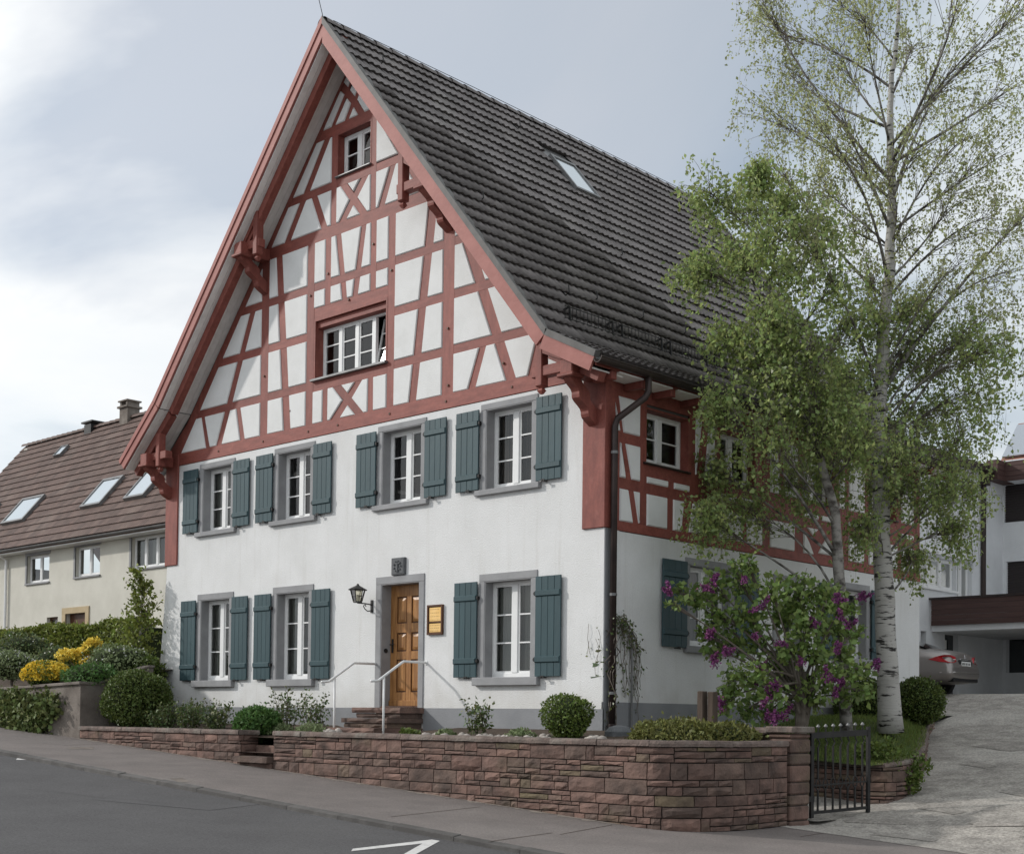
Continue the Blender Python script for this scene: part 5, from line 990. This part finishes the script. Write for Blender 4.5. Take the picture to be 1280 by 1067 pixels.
sidequad([(.80, .80, .98), (1.5, .865, .95), (2.3, .87, .95), (3.2, .86, .94), (2.8, .70, 1.25), (2.2, .66, 1.31), (1.6, .68, 1.25), (1.15, .74, 1.10)], 'side_window', 'carglass')
m = MB(CT); m.add([(.72, .62, 1.085), (.72, -.62, 1.085), (1.35, -.52, 1.295), (1.35, .52, 1.295)], [(0, 1, 2, 3)]); m.build('rear_window', 'carglass', car)
for s in (1, -1):
    m = MB(CT); pts = [(.55, .895, .80), (.34, .90, .865), (.20, .86, .90), (.115, .70, .90), (.075, .52, .86), (.06, .50, .76), (.05, .66, .725), (.10, .84, .725), (.30, .905, .745)]; k = len(pts)
    m.add([(x-.012, s*(y+.012), z) for x, y, z in pts]+[(x+.10, s*(y-.10), z) for x, y, z in pts], [tuple(range(k))]+[(i, (i+1) % k, k+(i+1) % k, k+i) for i in range(k)]); m.build('tail_light', 'redlight', car)
    MB(CT).add([(.045, s*.56, .79), (.06, s*.66, .795), (.06, s*.66, .81), (.048, s*.56, .808)], [(0, 1, 2, 3)]).build('reversing_light', 'plate', car)
MB(CT).box(.035, .10, -.40, .40, .64, .80).build('boot_recess', 'blacktrim', car, bevel=.03)
pt = MB(CT).box(.02, .035, -.26, .26, .66, .77).build('number_plate', 'plate', car)
m = MB(CT)
for k, x in enumerate((-.21, -.15, -.06, .0, .08, .14, .20)): m.box(.018, .02, x, x+.035, .69, .74)
m.build('plate_characters', 'blacktrim', pt)
MB(CT).box(.03, .06, -.33, .33, .805, .828).build('chrome_strip', 'chrome', car, bevel=.006)
em = MB(CT); em.tube([(.055, .045*math.cos(t), .88+.045*math.sin(t)) for t in [2*math.pi*i/14 for i in range(15)]], .006, 5)
for k in range(3): t = math.pi/2+k*2*math.pi/3; em.tube([(.055, 0, .88), (.055, .045*math.cos(t), .88+.045*math.sin(t))], .005, 4)
em.build('emblem', 'chrome', car)
MB(CT).box(.02, .2, -.70, .70, .30, .40).build('bumper_valance', 'blacktrim', car, bevel=.02)
m = MB(CT); m.tube([(.28, .895, .50), (.06, .84, .505), (.0, .70, .51), (-.012, 0, .515), (.0, -.70, .51), (.06, -.84, .505)], .012, 5); m.build('bumper_strip', 'chrome', car)
for x in (.95, 3.95):
    for s in (1, -1):
        wh = empty('wheel', CT((x, s*.8, .33)), car)
        m = MB(CT); rg = lambda y, r_: [(x+r_*math.cos(t), s*y, .33+r_*math.sin(t)) for t in [2*math.pi*i/24 for i in range(24)]]
        m.loft([rg(.66, .28), rg(.68, .325), rg(.86, .325), rg(.88, .28)]); m.build('tyre', 'rubber', wh)
        MB(CT).loft([rg(.85, .24), rg(.885, .235), rg(.88, .06)]).build('rim', 'chrome', wh)

# ---------------------------------------------------------------- plants
def fast_mesh(name, V, Fq, m, parent=None, kind=None):
    V = np.asarray(V, np.float32); Fq = np.asarray(Fq, np.int32); k = Fq.shape[1]
    me = bpy.data.meshes.new(name); me.vertices.add(len(V)); me.vertices.foreach_set('co', V.ravel())
    me.loops.add(Fq.size); me.loops.foreach_set('vertex_index', Fq.ravel()); me.polygons.add(len(Fq))
    me.polygons.foreach_set('loop_start', np.arange(0, Fq.size, k, dtype=np.int32)); me.update(calc_edges=True)
    me.materials.append(MT[m]); o = bpy.data.objects.new(name, me); COL.objects.link(o)
    if parent is not None: o.location = -wloc(parent); o.parent = parent
    if kind: o['kind'] = kind
    return o
def unit(a): return a/np.maximum(np.linalg.norm(a, axis=1, keepdims=True), 1e-9)
def leafquads(P, size, droop=0., width=.62, jit=.5, fold=.18):
    n = len(P); d = nrg.normal(size=(n, 3)); d[:, 2] -= droop; d = unit(d); q = unit(np.cross(d, nrg.normal(size=(n, 3))))
    nm = np.cross(d, q); s = size*(1+jit*nrg.uniform(-1, 1, (n, 1))); h = s*width*.5
    V = np.stack([P, P+d*s*.45+q*h+nm*s*fold, P+d*s, P+d*s*.45-q*h+nm*s*fold], 1).reshape(-1, 3)
    return V, np.arange(4*n).reshape(n, 4)
def ellipsoid_pts(c, r, n, shell=.55, lump=.18, flat=None):
    d = unit(nrg.normal(size=(n, 3))); f = nrg.normal(size=(6, 3))*2.6; ph = nrg.uniform(0, 6.28, 6)
    L = 1+lump*np.mean(np.sin(d @ f.T+ph), axis=1, keepdims=True)*1.6
    rad = 1-shell*nrg.uniform(0, 1, (n, 1))**2.2
    P = np.array(c)+d*np.array(r)*rad*L
    return P
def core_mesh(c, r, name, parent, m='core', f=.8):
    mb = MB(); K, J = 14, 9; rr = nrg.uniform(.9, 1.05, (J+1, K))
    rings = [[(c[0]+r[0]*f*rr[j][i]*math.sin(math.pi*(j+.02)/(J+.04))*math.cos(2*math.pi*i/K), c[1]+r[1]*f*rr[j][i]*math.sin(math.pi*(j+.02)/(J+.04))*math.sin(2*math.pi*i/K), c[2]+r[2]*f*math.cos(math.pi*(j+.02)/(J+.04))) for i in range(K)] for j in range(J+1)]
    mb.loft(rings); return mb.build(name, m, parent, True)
def ball(name, label, cat, c, r, n, size, m, droop=0, shell=.2, lump=.16, core=True, bloom=None, group=None):
    t = thing(name, (c[0], c[1], c[2]-r[2]), label, cat, group)
    P0 = ellipsoid_pts(c, r, n, shell, lump); k0 = n//25; d0 = unit(P0[:k0]-np.array(c)); P0[:k0] += d0*nrg.uniform(.0, .16, (k0, 1))*max(r); V, Fq = leafquads(P0, size, droop); fast_mesh('foliage', V, Fq, m, t)
    if core: core_mesh(c, r, 'light_block_core', t, f=.84)  # solid dark ellipsoid added inside the leaf shell to block light
    st = MB(); st.tube([(c[0], c[1], c[2]-r[2]-.15), (c[0], c[1], c[2])], .03, 6); st.build('stem', 'twig', t)
    if bloom:
        bn, bs, bm = bloom; P = ellipsoid_pts(c, [q*1.03 for q in r], bn, .04, lump); P = P[P[:, 2] > c[2]-r[2]*.35]; V, Fq = leafquads(P, bs, 0, .9, .3, .1); fast_mesh('blossom', V, Fq, bm, t)
    return t
def bushy(name, label, cat, base, h, spread, nst, nl, size, m, group=None, droop=.2, twig='twig', leafstart=.3, r0=.01):
    """open shrub: several stems with leaves along them"""
    t = thing(name, base, label, cat, group); st = MB(); PP = []
    for k in range(nst):
        a = 2*math.pi*(k+rng.random())/nst; q = rng.random()**.5*spread; hh = h*rng.uniform(.65, 1.05)
        p0 = Vector(base)+Vector((math.cos(a)*.06, math.sin(a)*.06, -.1)); p2 = Vector(base)+Vector((math.cos(a)*q, math.sin(a)*q, hh)); p1 = p0.lerp(p2, .5)+Vector((rng.uniform(-.06, .06), rng.uniform(-.06, .06), hh*.12))
        cur = [p0.lerp(p1, f).lerp(p1.lerp(p2, f), f) for f in [i/5 for i in range(6)]]; st.tube([tuple(p) for p in cur], [r0*(1-.75*i/5) for i in range(6)], 4)
        f = nrg.uniform(leafstart, 1, (nl//nst, 1)); A_, B_, C_ = map(np.array, (p0, p1, p2)); pp = (A_*(1-f)+B_*f)*(1-f)+(B_*(1-f)+C_*f)*f; PP.append(pp+nrg.normal(size=pp.shape)*.055*(h/.6)**.5)
    st.build('stems', twig, t); V, Fq = leafquads(np.concatenate(PP), size, droop); fast_mesh('foliage', V, Fq, m, t); return t

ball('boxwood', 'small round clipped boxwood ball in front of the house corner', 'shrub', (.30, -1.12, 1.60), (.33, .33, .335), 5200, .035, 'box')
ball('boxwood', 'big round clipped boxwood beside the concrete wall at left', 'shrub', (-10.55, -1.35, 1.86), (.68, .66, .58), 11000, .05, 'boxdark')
ball('juniper', 'sprawling yellow-green juniper spilling over the curved stone wall', 'shrub', (2.15, -1.0, 1.34), (.66, .6, .24), 7000, .05, 'juniper', -.5, .35, .22)
ball('juniper', 'smaller yellow-green juniper hump next to the gate pillar', 'shrub', (2.72, -.75, 1.33), (.36, .5, .22), 3200, .05, 'juniper', -.5, .35, .22)
ball('clipped_hedge', 'dark rounded hedge shrub behind the birch trunk', 'shrub', tuple(PD(1147, 877, 25.3)), (.49, .50, .45), 6500, .045, 'boxdark', 0, .16, .05)
ball('clipped_hedge', 'dark clipped shrub half hidden left of the birch trunk', 'shrub', tuple(PD(1078, 880, 24.3)), (.5, .45, .5), 5000, .045, 'boxdark', 0, .16, .05)
# bed in front of the facade
for i, (px, y, h, sp, lab) in enumerate([(176, -1.45, .42, .34, 'leafy dark shrub in front of the big boxwood'), (205, -1.35, .50, .30, 'low green shrub right of the big boxwood'), (237, -1.25, .55, .30, 'rose bush under the leftmost ground floor window'),
    (270, -1.1, .55, .30, 'rose bush between the two left ground floor windows'), (357, -.85, .78, .26, 'tall dark-leaved rose bush below the second ground floor window'), (392, -.75, .70, .26, 'rose bush beside the left handrail post')]):
    p = PYp(px, 905, y); bushy('rose_bush', lab, 'shrub', (p.x, y, 1.24), h, sp, 9, 520 if i > 3 else 900, .055, 'rose', 'rose bushes in the front bed')
p = PYp(597, 905, -1.1); bushy('rose_bush', 'single small rose bush right of the front steps', 'shrub', (p.x, -1.1, 1.28), .52, .17, 6, 330, .06, 'rose', 'rose bushes in the front bed')
ball('heather_cushion', 'bright green feathery cushion plant at the garden wall opening', 'plant', tuple(PYp(322, 906, -1.55)), (.46, .4, .30), 7000, .05, 'heather', -.3, .4, .12)
for px, r_, lab in ((352, .22, 'grey-green low cushion right of the feathery plant'), (388, .26, 'grey-green low cushion near the left handrail'), (512, .16, 'small fresh green plant at the foot of the steps'), (556, .15, 'small silvery plant beside the steps'), (652, .22, 'silvery lavender tuft among the pebbles')):
    p = PYp(px, 912, -1.4); ball('cushion_plant', lab, 'plant', (p.x, -1.4, 1.30), (r_, r_, r_*.6), 900, .04, 'silver' if 'green plant' not in lab else 'box', -.6, .5, .2, core=False, group='small cushion plants in the bed')
# pebbles
mb = MB(); 
for k in range(110):
    px = rng.choice([rng.uniform(530, 560), rng.uniform(575, 690), rng.uniform(600, 690), rng.uniform(732, 755), rng.uniform(405, 425)]); y = rng.uniform(-1.75, -1.0); p = PYp(px, 910, y); r_ = rng.uniform(.035, .085)
    q = [rng.uniform(.75, 1.2) for _ in range(3)]
    mb.loft([[(p.x+r_*q[0]*math.sin(t)*math.cos(a), y+r_*q[1]*math.sin(t)*math.sin(a), 1.29+.04*(y+1.75)+r_*.8*q[2]*math.cos(t)) for a in [2*math.pi*i/7 for i in range(7)]] for t in (.15, .8, 1.57, 2.3, 3.0)])
tag(mb.build('pebbles', 'pebble', None, True), 'pale rounded pebbles scattered along the bed behind the wall', 'pebbles', kind='stuff')
# rock by downpipe
mb = MB(); mb.loft([[(.75+.24*math.sin(t)*math.cos(a)*(1+.12*math.sin(3*a)), -.55+.2*math.sin(t)*math.sin(a), 1.38+.13*math.cos(t)) for a in [2*math.pi*i/9 for i in range(9)]] for t in (.1, .7, 1.3, 1.9, 2.6)]); tag(mb.build('boulder', 'relief', None), 'grey boulder lying on the bed right of the downpipe', 'rock')
# dry vine on the house corner
vn = thing('climbing_vine', (.5, -.1, 1.3), 'dry climbing vine hanging round the downpipe at the house corner', 'plant'); st = MB(); PP = []
for k in range(7):
    pts = [(.10+rng.gauss(0, .05), .10+rng.gauss(0, .05), 1.3+.16*i) for i in range(11)]; st.tube(pts, .006, 4); PP += pts
for k in range(16):
    y = rng.uniform(.05, .3); pts = []; z = rng.uniform(2.85, 3.1); n_ = rng.randint(4, 9)
    for i in range(n_): pts.append((rng.uniform(.03, .14), y, z)); y += rng.uniform(.03, .13); z += rng.uniform(-.02, .05) if i < 2 else -rng.uniform(.02, .12)
    st.tube(pts, .005, 4); PP += pts*2
    y, z = pts[-1][1], pts[-1][2]; pts = []
    while z > rng.uniform(1.35, 2.2): pts.append((rng.uniform(.02, .07), y, z)); y += rng.gauss(0, .035); z -= .13
    if len(pts) > 2: st.tube(pts, .004, 4); PP += pts
for k in range(4):
    x = rng.uniform(-.28, -.05); z = rng.uniform(2.7, 3.0); pts = []
    while z > rng.uniform(2.0, 2.6): pts.append((x, -.02-rng.random()*.02, z)); x += rng.gauss(-.01, .03); z -= .11
    if len(pts) > 2: st.tube(pts, .003, 4); PP += pts
st.build('stems', 'twig', vn); PP = np.array(PP); V, Fq = leafquads(PP[nrg.integers(0, len(PP), 420)]+nrg.normal(size=(420, 3))*.04, .05, .6); V[:, 0] = np.where(V[:, 1] > 0, np.maximum(V[:, 0], .02), V[:, 0]); fast_mesh('dry_leaves', V, Fq, 'rose', vn)

# terrace planting on the left
ball('gold_alyssum', 'bright yellow flowering cushion on top of the concrete wall', 'flowers', (-12.95, -1.95, 2.34), (.52, .42, .27), 2500, .05, 'box', 0, .2, .1, bloom=(7000, .05, 'yellow'))
t = thing('azalea', tuple(PYp(104, 838, -.9)), 'orange-yellow flowering azalea above the yellow cushion', 'flowers')
st = MB(); P_ = []
for dx, dz, r_ in ((-.45, .08, .2), (-.2, .14, .2), (.0, .2, .2), (.22, .26, .18), (.42, .34, .15), (-.3, -.1, .2), (.05, -.02, .18), (.3, .08, .14)):
    c = PYp(104, 824, -.9)+Vector((dx, rng.uniform(-.2, .2), dz)); P_.append(ellipsoid_pts(tuple(c), (r_, r_, r_*.6), 260, .8, .2)); st.tube([tuple(PYp(104, 845, -.9)), tuple(c)], .012, 4)
V, Fq = leafquads(np.concatenate(P_), .065, 0, .9, .3, .15); fast_mesh('blossom', V, Fq, 'orange', t); st.build('stems', 'twig', t); V, Fq = leafquads(np.concatenate(P_)[::3]-np.array([0, 0, .12]), .06); fast_mesh('foliage', V, Fq, 'box', t)
for (px, py, y, rx, rz, m_, lab, bl) in ((15, 832, -1.6, .62, .34, 'silver', 'white flowering cushion at the far left of the terrace', (260, .045, 'whitebloom')), (112, 845, -1.75, .62, .26, 'heather', 'soft green mound on the terrace edge beside the concrete return wall', None), (148, 828, -.8, .75, .36, 'silver', 'pale variegated shrub below the hedge', (130, .04, 'whitebloom')), (70, 826, -.6, .6, .32, 'rose', 'leafy green plant behind the yellow cushion', None), (30, 815, -.2, .8, .45, 'rose', 'loose green shrub at the foot of the hedge', (40, .05, 'whitebloom')), (178, 838, -.5, .5, .3, 'box', 'small green shrub beside the house base', None)):
    p = PYp(px, py, y); ball('terrace_shrub', lab, 'shrub', tuple(p), (rx, rx*.8, rz), 2200, .06, m_, 0, .4, .2, bloom=bl)
# clipped hedge
hd = thing('hedge', (-24, 2.6, 2.7), 'long clipped green hedge in front of the cream house', 'hedge')
n = 34000; x = nrg.uniform(-34, -16.6, n); face = nrg.random(n); zt = 3.80+.05*np.sin(x*1.7)+.04*np.sin(x*4.1); zz = nrg.uniform(2.4, 4.0, n); zz = np.minimum(zz, zt); P = np.stack([x, 2.2+.06*np.sin(x*2.3)+.05*np.sin(zz*5+x)+nrg.normal(size=n)*.05, zz], 1)
topm = face < .3; P[topm, 1] += nrg.uniform(0, .9, topm.sum()); P[topm, 2] = zt[topm]+nrg.normal(size=topm.sum())*.04
V, Fq = leafquads(P, .085); fast_mesh('foliage', V, Fq, 'hedge', hd); m = MB(); m.box(-34, -16.6, 2.28, 3.1, 2.3, 3.70); m.build('light_block_core', 'core', hd)  # leaf shell round an added solid dark box that blocks light
# ivy on the concrete wall
iv = thing('ivy', (-13.6, -2.2, 1.2), 'ivy and creeper covering the front of the concrete wall', 'plant'); P = []
for cx, cz, rx, rz, n in ((-14.6, 1.62, .55, .40, 1500), (-13.7, 1.62, .75, .42, 2300), (-12.95, 1.50, .5, .42, 1500), (-12.2, 1.72, .42, .26, 800), (-12.55, 1.4, .3, .3, 500), (-15.6, 1.6, .8, .45, 1500), (-13.3, 1.2, .6, .12, 600)):
    q = nrg.normal(size=(n, 2))*.5; P.append(np.stack([cx+q[:, 0]*rx, -2.26-np.abs(nrg.normal(size=n))*.09, cz+q[:, 1]*rz], 1))
P = np.concatenate(P); P = P[(P[:, 2] < 2.08) & (P[:, 2] > .416-.061*P[:, 0]+.0)]; V, Fq = leafquads(P, .085, .8, .85); V[:, 1] = np.minimum(V[:, 1], -2.21); fast_mesh('foliage', V, Fq, 'ivy', iv)
st = MB()
for k in range(14): x = rng.uniform(-15, -12.2); st.tube([(x+rng.uniform(-.1, .1)*i, -2.225, 1.15+.16*i) for i in range(6)], .008, 4)
st.build('stems', 'twig', iv)
# slender young tree at the left house corner
yt = thing('young_tree', tuple(PYp(176, 845, -.3)), 'slender young tree with light green leaves left of the house', 'tree')
st = MB(); PP = []; b0 = PYp(172, 850, -.3); top = PYp(178, 715, -.3); st.tube([tuple(b0), tuple(b0.lerp(top, .5)+Vector((.05, 0, 0))), tuple(top)], [.035, .022, .006], 6); st.build('trunk', 'limb', yt); st = MB()
for k in range(46):
    f = rng.uniform(.22, .95); s0 = b0.lerp(top, f); a = rng.uniform(0, 6.28); L_ = rng.uniform(.4, .95)*(1.15-f*.7); e_ = s0+Vector((math.cos(a)*L_*.75, math.sin(a)*L_*.6, L_*.62)); st.tube([tuple(s0), tuple(s0.lerp(e_, .5)+Vector((0, 0, .05))), tuple(e_)], [.009, .006, .003], 4)
    for j in range(22): PP.append(tuple(s0.lerp(e_, rng.uniform(.2, 1.05))+Vector((rng.gauss(0, .05), rng.gauss(0, .05), rng.gauss(0, .05)))))
for k in range(450): PP.append(tuple(b0.lerp(top, rng.uniform(.18, .6))+Vector((rng.gauss(0, .24), rng.gauss(0, .22), rng.gauss(0, .12)))))
st.build('branches', 'twig', yt); V, Fq = leafquads(np.array(PP), .085, .1); fast_mesh('crown', V, Fq, 'hedge', yt)

# ---------------------------------------------------------------- lilac
def bez(a, b_, c, n=6): return [a.lerp(b_, f).lerp(b_.lerp(c, f), f) for f in [i/(n-1) for i in range(n)]]
def zo(x, y): return (820+x/4.129, 690+y/4.129)
li = thing('lilac', tuple(PD(1001, 906, 20.2)), 'lilac bush with purple blossom in front of the side wall', 'shrub')
base = PD(1001, 906, 20.2); st = MB(); PP = []; tips = []
LB = [(295, 170, 80), (430, 140, 90), (470, 60, 60), (600, 200, 90), (750, 190, 90), (880, 230, 90), (960, 290, 80), (330, 330, 90), (480, 330, 90), (640, 330, 80), (780, 380, 90), (900, 400, 90), (380, 470, 80), (520, 480, 80), (120, 200, 60), (90, 270, 30), (700, 500, 80), (820, 520, 80), (960, 520, 70), (420, 640, 80), (520, 620, 70), (360, 760, 80), (470, 820, 70), (600, 720, 70), (700, 640, 80), (880, 680, 80), (1000, 640, 70), (1060, 600, 60), (580, 830, 80), (820, 780, 50), (980, 740, 60), (230, 230, 70), (300, 500, 60), (1020, 420, 60), (250, 420, 50), (640, 560, 80), (760, 700, 70), (690, 800, 60), (640, 640, 70), (900, 600, 60), (1080, 720, 50), (540, 720, 60), (740, 300, 80)]
for (x, y, r_) in LB:
    px, py = zo(x, y); t_ = 20.2+rng.uniform(-.7, .6); c = PD(px, py, t_); R_ = r_/4.129*t_/F_PX
    k1 = base+Vector((rng.uniform(-.1, .1), rng.uniform(-.1, .1), rng.uniform(.15, .7))); mid = k1.lerp(c, .5)+Vector((0, 0, .15)); cur = bez(k1, mid, c); st.tube([tuple(p) for p in cur], [.026*(1-.8*i/5) for i in range(6)], 6)
    for j in range(8):
        e_ = c+Vector((rng.gauss(0, .6), rng.gauss(0, .6), rng.gauss(0, .55)))*R_; st.tube([tuple(cur[4]), tuple(c.lerp(e_, .4)), tuple(e_)], [.008, .006, .003], 4)
    n = int(140*(r_/80)**2); q = nrg.normal(size=(n, 3)); PP.append(np.array(c)+unit(q)*(nrg.uniform(0, 1, (n, 1))**.6)*R_*1.15)
for k in range(4): st.tube([tuple(base+Vector((rng.uniform(-.08, .08), rng.uniform(-.08, .08), -.2))), tuple(base+Vector((rng.uniform(-.2, .2), rng.uniform(-.2, .2), .8)))], [.07, .045], 7)
st.build('stems', 'twig', li); P = np.concatenate(PP); P[:, 0] = np.maximum(P[:, 0], .12); V, Fq = leafquads(P, .095, .3, .72); fast_mesh('foliage', V, Fq, 'lilac', li)
for (x, y) in [(295, 165), (240, 180), (545, 285), (520, 440), (270, 440), (825, 370), (965, 350), (1000, 390), (1050, 240), (360, 530), (300, 580), (525, 610), (510, 680), (630, 700), (880, 650), (935, 700), (925, 745), (340, 770), (330, 825), (545, 790), (600, 760), (570, 860), (610, 880), (660, 850), (930, 510), (625, 465), (755, 580), (75, 215), (1135, 600), (920, 245), (455, 150)]:
    c = PD(*zo(x, y), 19.45+rng.uniform(-.15, .25)); P = []
    for q in range(rng.choice((1, 2, 2))):
        ax = Vector((rng.uniform(-.6, .6), rng.uniform(-.6, .6), rng.uniform(-.2, 1))).normalized(); L_ = rng.uniform(.13, .22)
        for j in range(80):
            f = rng.random(); w_ = .048*(1-f*.7); P.append(tuple(c+ax*(f*L_)+Vector((rng.gauss(0, w_*.6), rng.gauss(0, w_*.6), rng.gauss(0, w_*.6)))))
    V, Fq = leafquads(np.array(P), .034, 0, .95, .3, .3); fast_mesh('blossom', V, Fq, 'purple', li)

# ---------------------------------------------------------------- birches
def tree(name, label, trunk, targets, leafm, leafsize, twigs, lpt, droop, sparse=1., limbm='limb', seed=1, trunk_r=None, leaf2=None):
    r = random.Random(seed); T_ = [Vector(p) for p in trunk]; t = thing(name, tuple(T_[0]), label, 'tree')
    mb = MB(); rad = trunk_r; fine = []
    for i in range(len(T_)-1):
        for k in range(4): fine.append((T_[i].lerp(T_[i+1], k/4), rad[i]+(rad[i+1]-rad[i])*k/4))
    fine.append((T_[-1], rad[-1])); mb.tube([tuple(p+Vector((r.gauss(0, .008), r.gauss(0, .008), 0))) for p, q in fine], [q*r.uniform(.95, 1.06) for p, q in fine], 14); mb.build('trunk', 'limb' if leaf2 is None else 'bark', t, True)
    lb = MB(); tw = MB(); PP = []; PP2 = []; lsz = leafsize; lp0 = lpt; tw0 = twigs
    for (c, R_, dens, z0f) in targets:
        k2 = leaf2 is not None and dens > 1.5
        if leaf2: leafsize, twigs, lpt = (leaf2[1], leaf2[2]/dens, leaf2[3]) if k2 else (lsz, tw0, lp0)
        c = Vector(c); zf = z0f*r.uniform(.6, 1.35)
        best = min(fine, key=lambda pq: abs((c.z-pq[0].z)-max(.25, zf*((c-pq[0]).xy.length)))); s0, sr = best
        L_ = (c-s0).length; mid = s0.lerp(c, .55)+Vector((r.uniform(-.4, .4), r.uniform(-.4, .4), L_*r.uniform(-.02, .25))); cur = bez(s0, mid, c, 8)
        r1 = min(sr*.5, .008+.0075*L_); lb.tube([tuple(p) for p in cur], [r1*(1-.82*i/7) for i in range(8)], 6)
        for k in range(int(twigs*dens)):
            f = r.uniform(.25, 1); i_ = min(6, int(f*7)); a = cur[i_].lerp(cur[i_+1], f*7-i_); d = Vector((r.gauss(0, 1), r.gauss(0, 1), r.gauss(0, 1))).normalized(); e_ = c+d*R_*r.uniform(.3, 1.45); a = a if (a-e_).length < R_*2.4 else c.lerp(a, .4)
            m1 = a.lerp(e_, .55)+Vector((0, 0, R_*.22)); tail = e_+Vector((r.gauss(0, .06), r.gauss(0, .06), -droop*r.uniform(.4, 1.2))); p5 = bez(a, m1, e_, 4)+[e_.lerp(tail, .5)+Vector((r.gauss(0, .02), r.gauss(0, .02), 0)), tail]
            tw.tube([tuple(p) for p in p5], [.006, .0044, .0034, .0028, .0022, .0016], 3, False)
            A_ = np.array([tuple(p) for p in p5]); u = 4.99-3.7*nrg.uniform(0, 1, lpt)**1.25; i = np.minimum(u.astype(int), 4); fr_ = (u-i)[:, None]; (PP2 if k2 else PP).append(A_[i]*(1-fr_)+A_[i+1]*fr_+nrg.normal(size=(lpt, 3))*leafsize*.9)
    lb.build('limbs', limbm, t, True); tw.build('twigs', 'twig', t)
    V, Fq = leafquads(np.concatenate(PP), lsz, .9, .7); fast_mesh('crown', V, Fq, leafm, t)
    if PP2: V, Fq = leafquads(np.concatenate(PP2), leaf2[1], .9, .7); fast_mesh('lower_crown', V, Fq, leaf2[0], t)
    return t
def tg(lst, t0, dt, dens, z0f):
    return [(tuple(PD(px, py, t0+rng.uniform(-dt, dt))), r_/F_PX*t0, dens, z0f) for px, py, r_ in lst]
TB = 20.9
trB = [tuple(PD(px, py, TB)) for px, py in ((1058, 918), (1054, 800), (1050, 720), (1044, 640), (1025, 570), (992, 495), (962, 438), (957, 385), (966, 335), (980, 265))]
tgB = tg([(885, 240, 34), (930, 262, 42), (985, 255, 38), (1025, 280, 36), (868, 335, 26), (920, 320, 38), (985, 335, 42), (1040, 345, 44), (905, 420, 28), (945, 455, 40), (1010, 430, 46), (1062, 410, 46), (895, 505, 26), (945, 545, 46), (1000, 510, 50), (1055, 490, 50), (890, 585, 30), (878, 645, 26), (925, 635, 38), (985, 600, 46), (1045, 575, 46), (945, 215, 16), (1085, 540, 45), (962, 395, 34), (965, 300, 36), (1000, 470, 40), (1030, 540, 40), (975, 425, 30)], TB, 1.1, 1.0, .8)
tree('birch_tree', 'leafy smaller birch leaning left over the roof edge', trB, tgB, 'leafB', .064, 52, 20, .35, seed=3, trunk_r=[.10, .09, .085, .075, .065, .055, .045, .034, .02, .008])
TA = 22.0
trA = [tuple(PD(px, py, TA)) for px, py in ((1112, 915), (1108, 800), (1103, 700), (1100, 600), (1098, 520), (1104, 420), (1112, 330), (1115, 250), (1112, 160), (1114, 110), (1122, 40), (1124, -40), (1130, -110))]
tgA = tg([(1100, 470, 50), (1140, 440, 50), (1180, 450, 50), (1130, 530, 48), (1170, 520, 46), (1205, 540, 44), (1225, 490, 46), (1215, 600, 36), (1180, 610, 32), (1100, 610, 40), (1195, 660, 22), (1245, 440, 40), (1150, 600, 34), (1140, 690, 22), (1075, 660, 26), (1060, 470, 44), (1095, 400, 44), (1150, 390, 40), (1070, 540, 44), (1115, 570, 40), (1210, 420, 36)], TA, 1.4, 2.0, .75)
tgA2 = tg([(960, 40, 40), (985, 90, 46), (960, 150, 40), (1010, 150, 46), (1050, 60, 50), (1080, 20, 46), (1040, 120, 46), (975, 210, 40), (1020, 230, 46), (1060, 190, 46), (1000, 285, 40), (1060, 280, 46), (1100, 210, 50), (1140, 60, 50), (1180, 100, 56), (1230, 50, 60), (1265, 110, 56), (1210, 170, 56), (1150, 180, 50), (1260, 190, 56), (1190, 240, 56), (1240, 270, 56), (1140, 290, 50), (1200, 330, 56), (1265, 340, 50), (1090, 350, 46), (1150, 370, 50), (1240, 390, 46), (1110, -30, 60), (1200, -30, 60), (1290, 0, 60), (1300, 250, 60), (1020, -10, 46), (950, -5, 36)], TA, 1.7, .95, 1.15)
tree('birch_tree', 'tall white-barked birch with wispy young leaves on the lawn', trA, tgA+tgA2, 'leafA', .048, 36, 24, .5, seed=8, leaf2=('leafB', .06, 52, 18), trunk_r=[.21, .165, .148, .132, .118, .10, .085, .068, .055, .045, .032, .022, .012])

# ---------------------------------------------------------------- lawn grass
me = lawn_o.data; pv = np.array([tuple(v.co) for v in me.vertices]); P = []
for pol in me.polygons:
    a, b_, c, d_ = [pv[i] for i in pol.vertices]; ar = np.linalg.norm(np.cross(b_-a, d_-a)); n = int(ar*900)+1; u = nrg.random((n, 1)); v = nrg.random((n, 1)); P.append((a*(1-u)+b_*u)*(1-v)+(d_*(1-u)+c*u)*v)
P = np.concatenate(P); n = len(P); hgt = nrg.uniform(.03, .09, (n, 1)); a = nrg.uniform(0, 6.28, n); w_ = np.stack([np.cos(a), np.sin(a), np.zeros(n)], 1)*.006; tip = P+np.c_[nrg.normal(size=(n, 2))*.03, hgt]
V = np.stack([P-w_, P+w_, tip], 1).reshape(-1, 3); tag(fast_mesh('lawn_grass', V, np.arange(3*n).reshape(n, 3), 'grass'), 'short green grass of the sloping lawn behind the gate', 'grass', kind='stuff')
t = thing('weeds', (3.3, 2.9, .5), 'tuft of weeds growing out of the lawn wall corner', 'plant'); P = []
for cx, cy, cz, r_ in ((3.36, 2.9, .75, .22), (3.3, 3.2, .95, .2), (3.2, 2.5, 1.1, .25), (2.9, 2.5, 1.1, .2)): P.append(ellipsoid_pts((cx, cy, cz), (r_, r_, r_), 420, .9))
V, Fq = leafquads(np.concatenate(P), .06, -.3); fast_mesh('foliage', V, Fq, 'box', t)
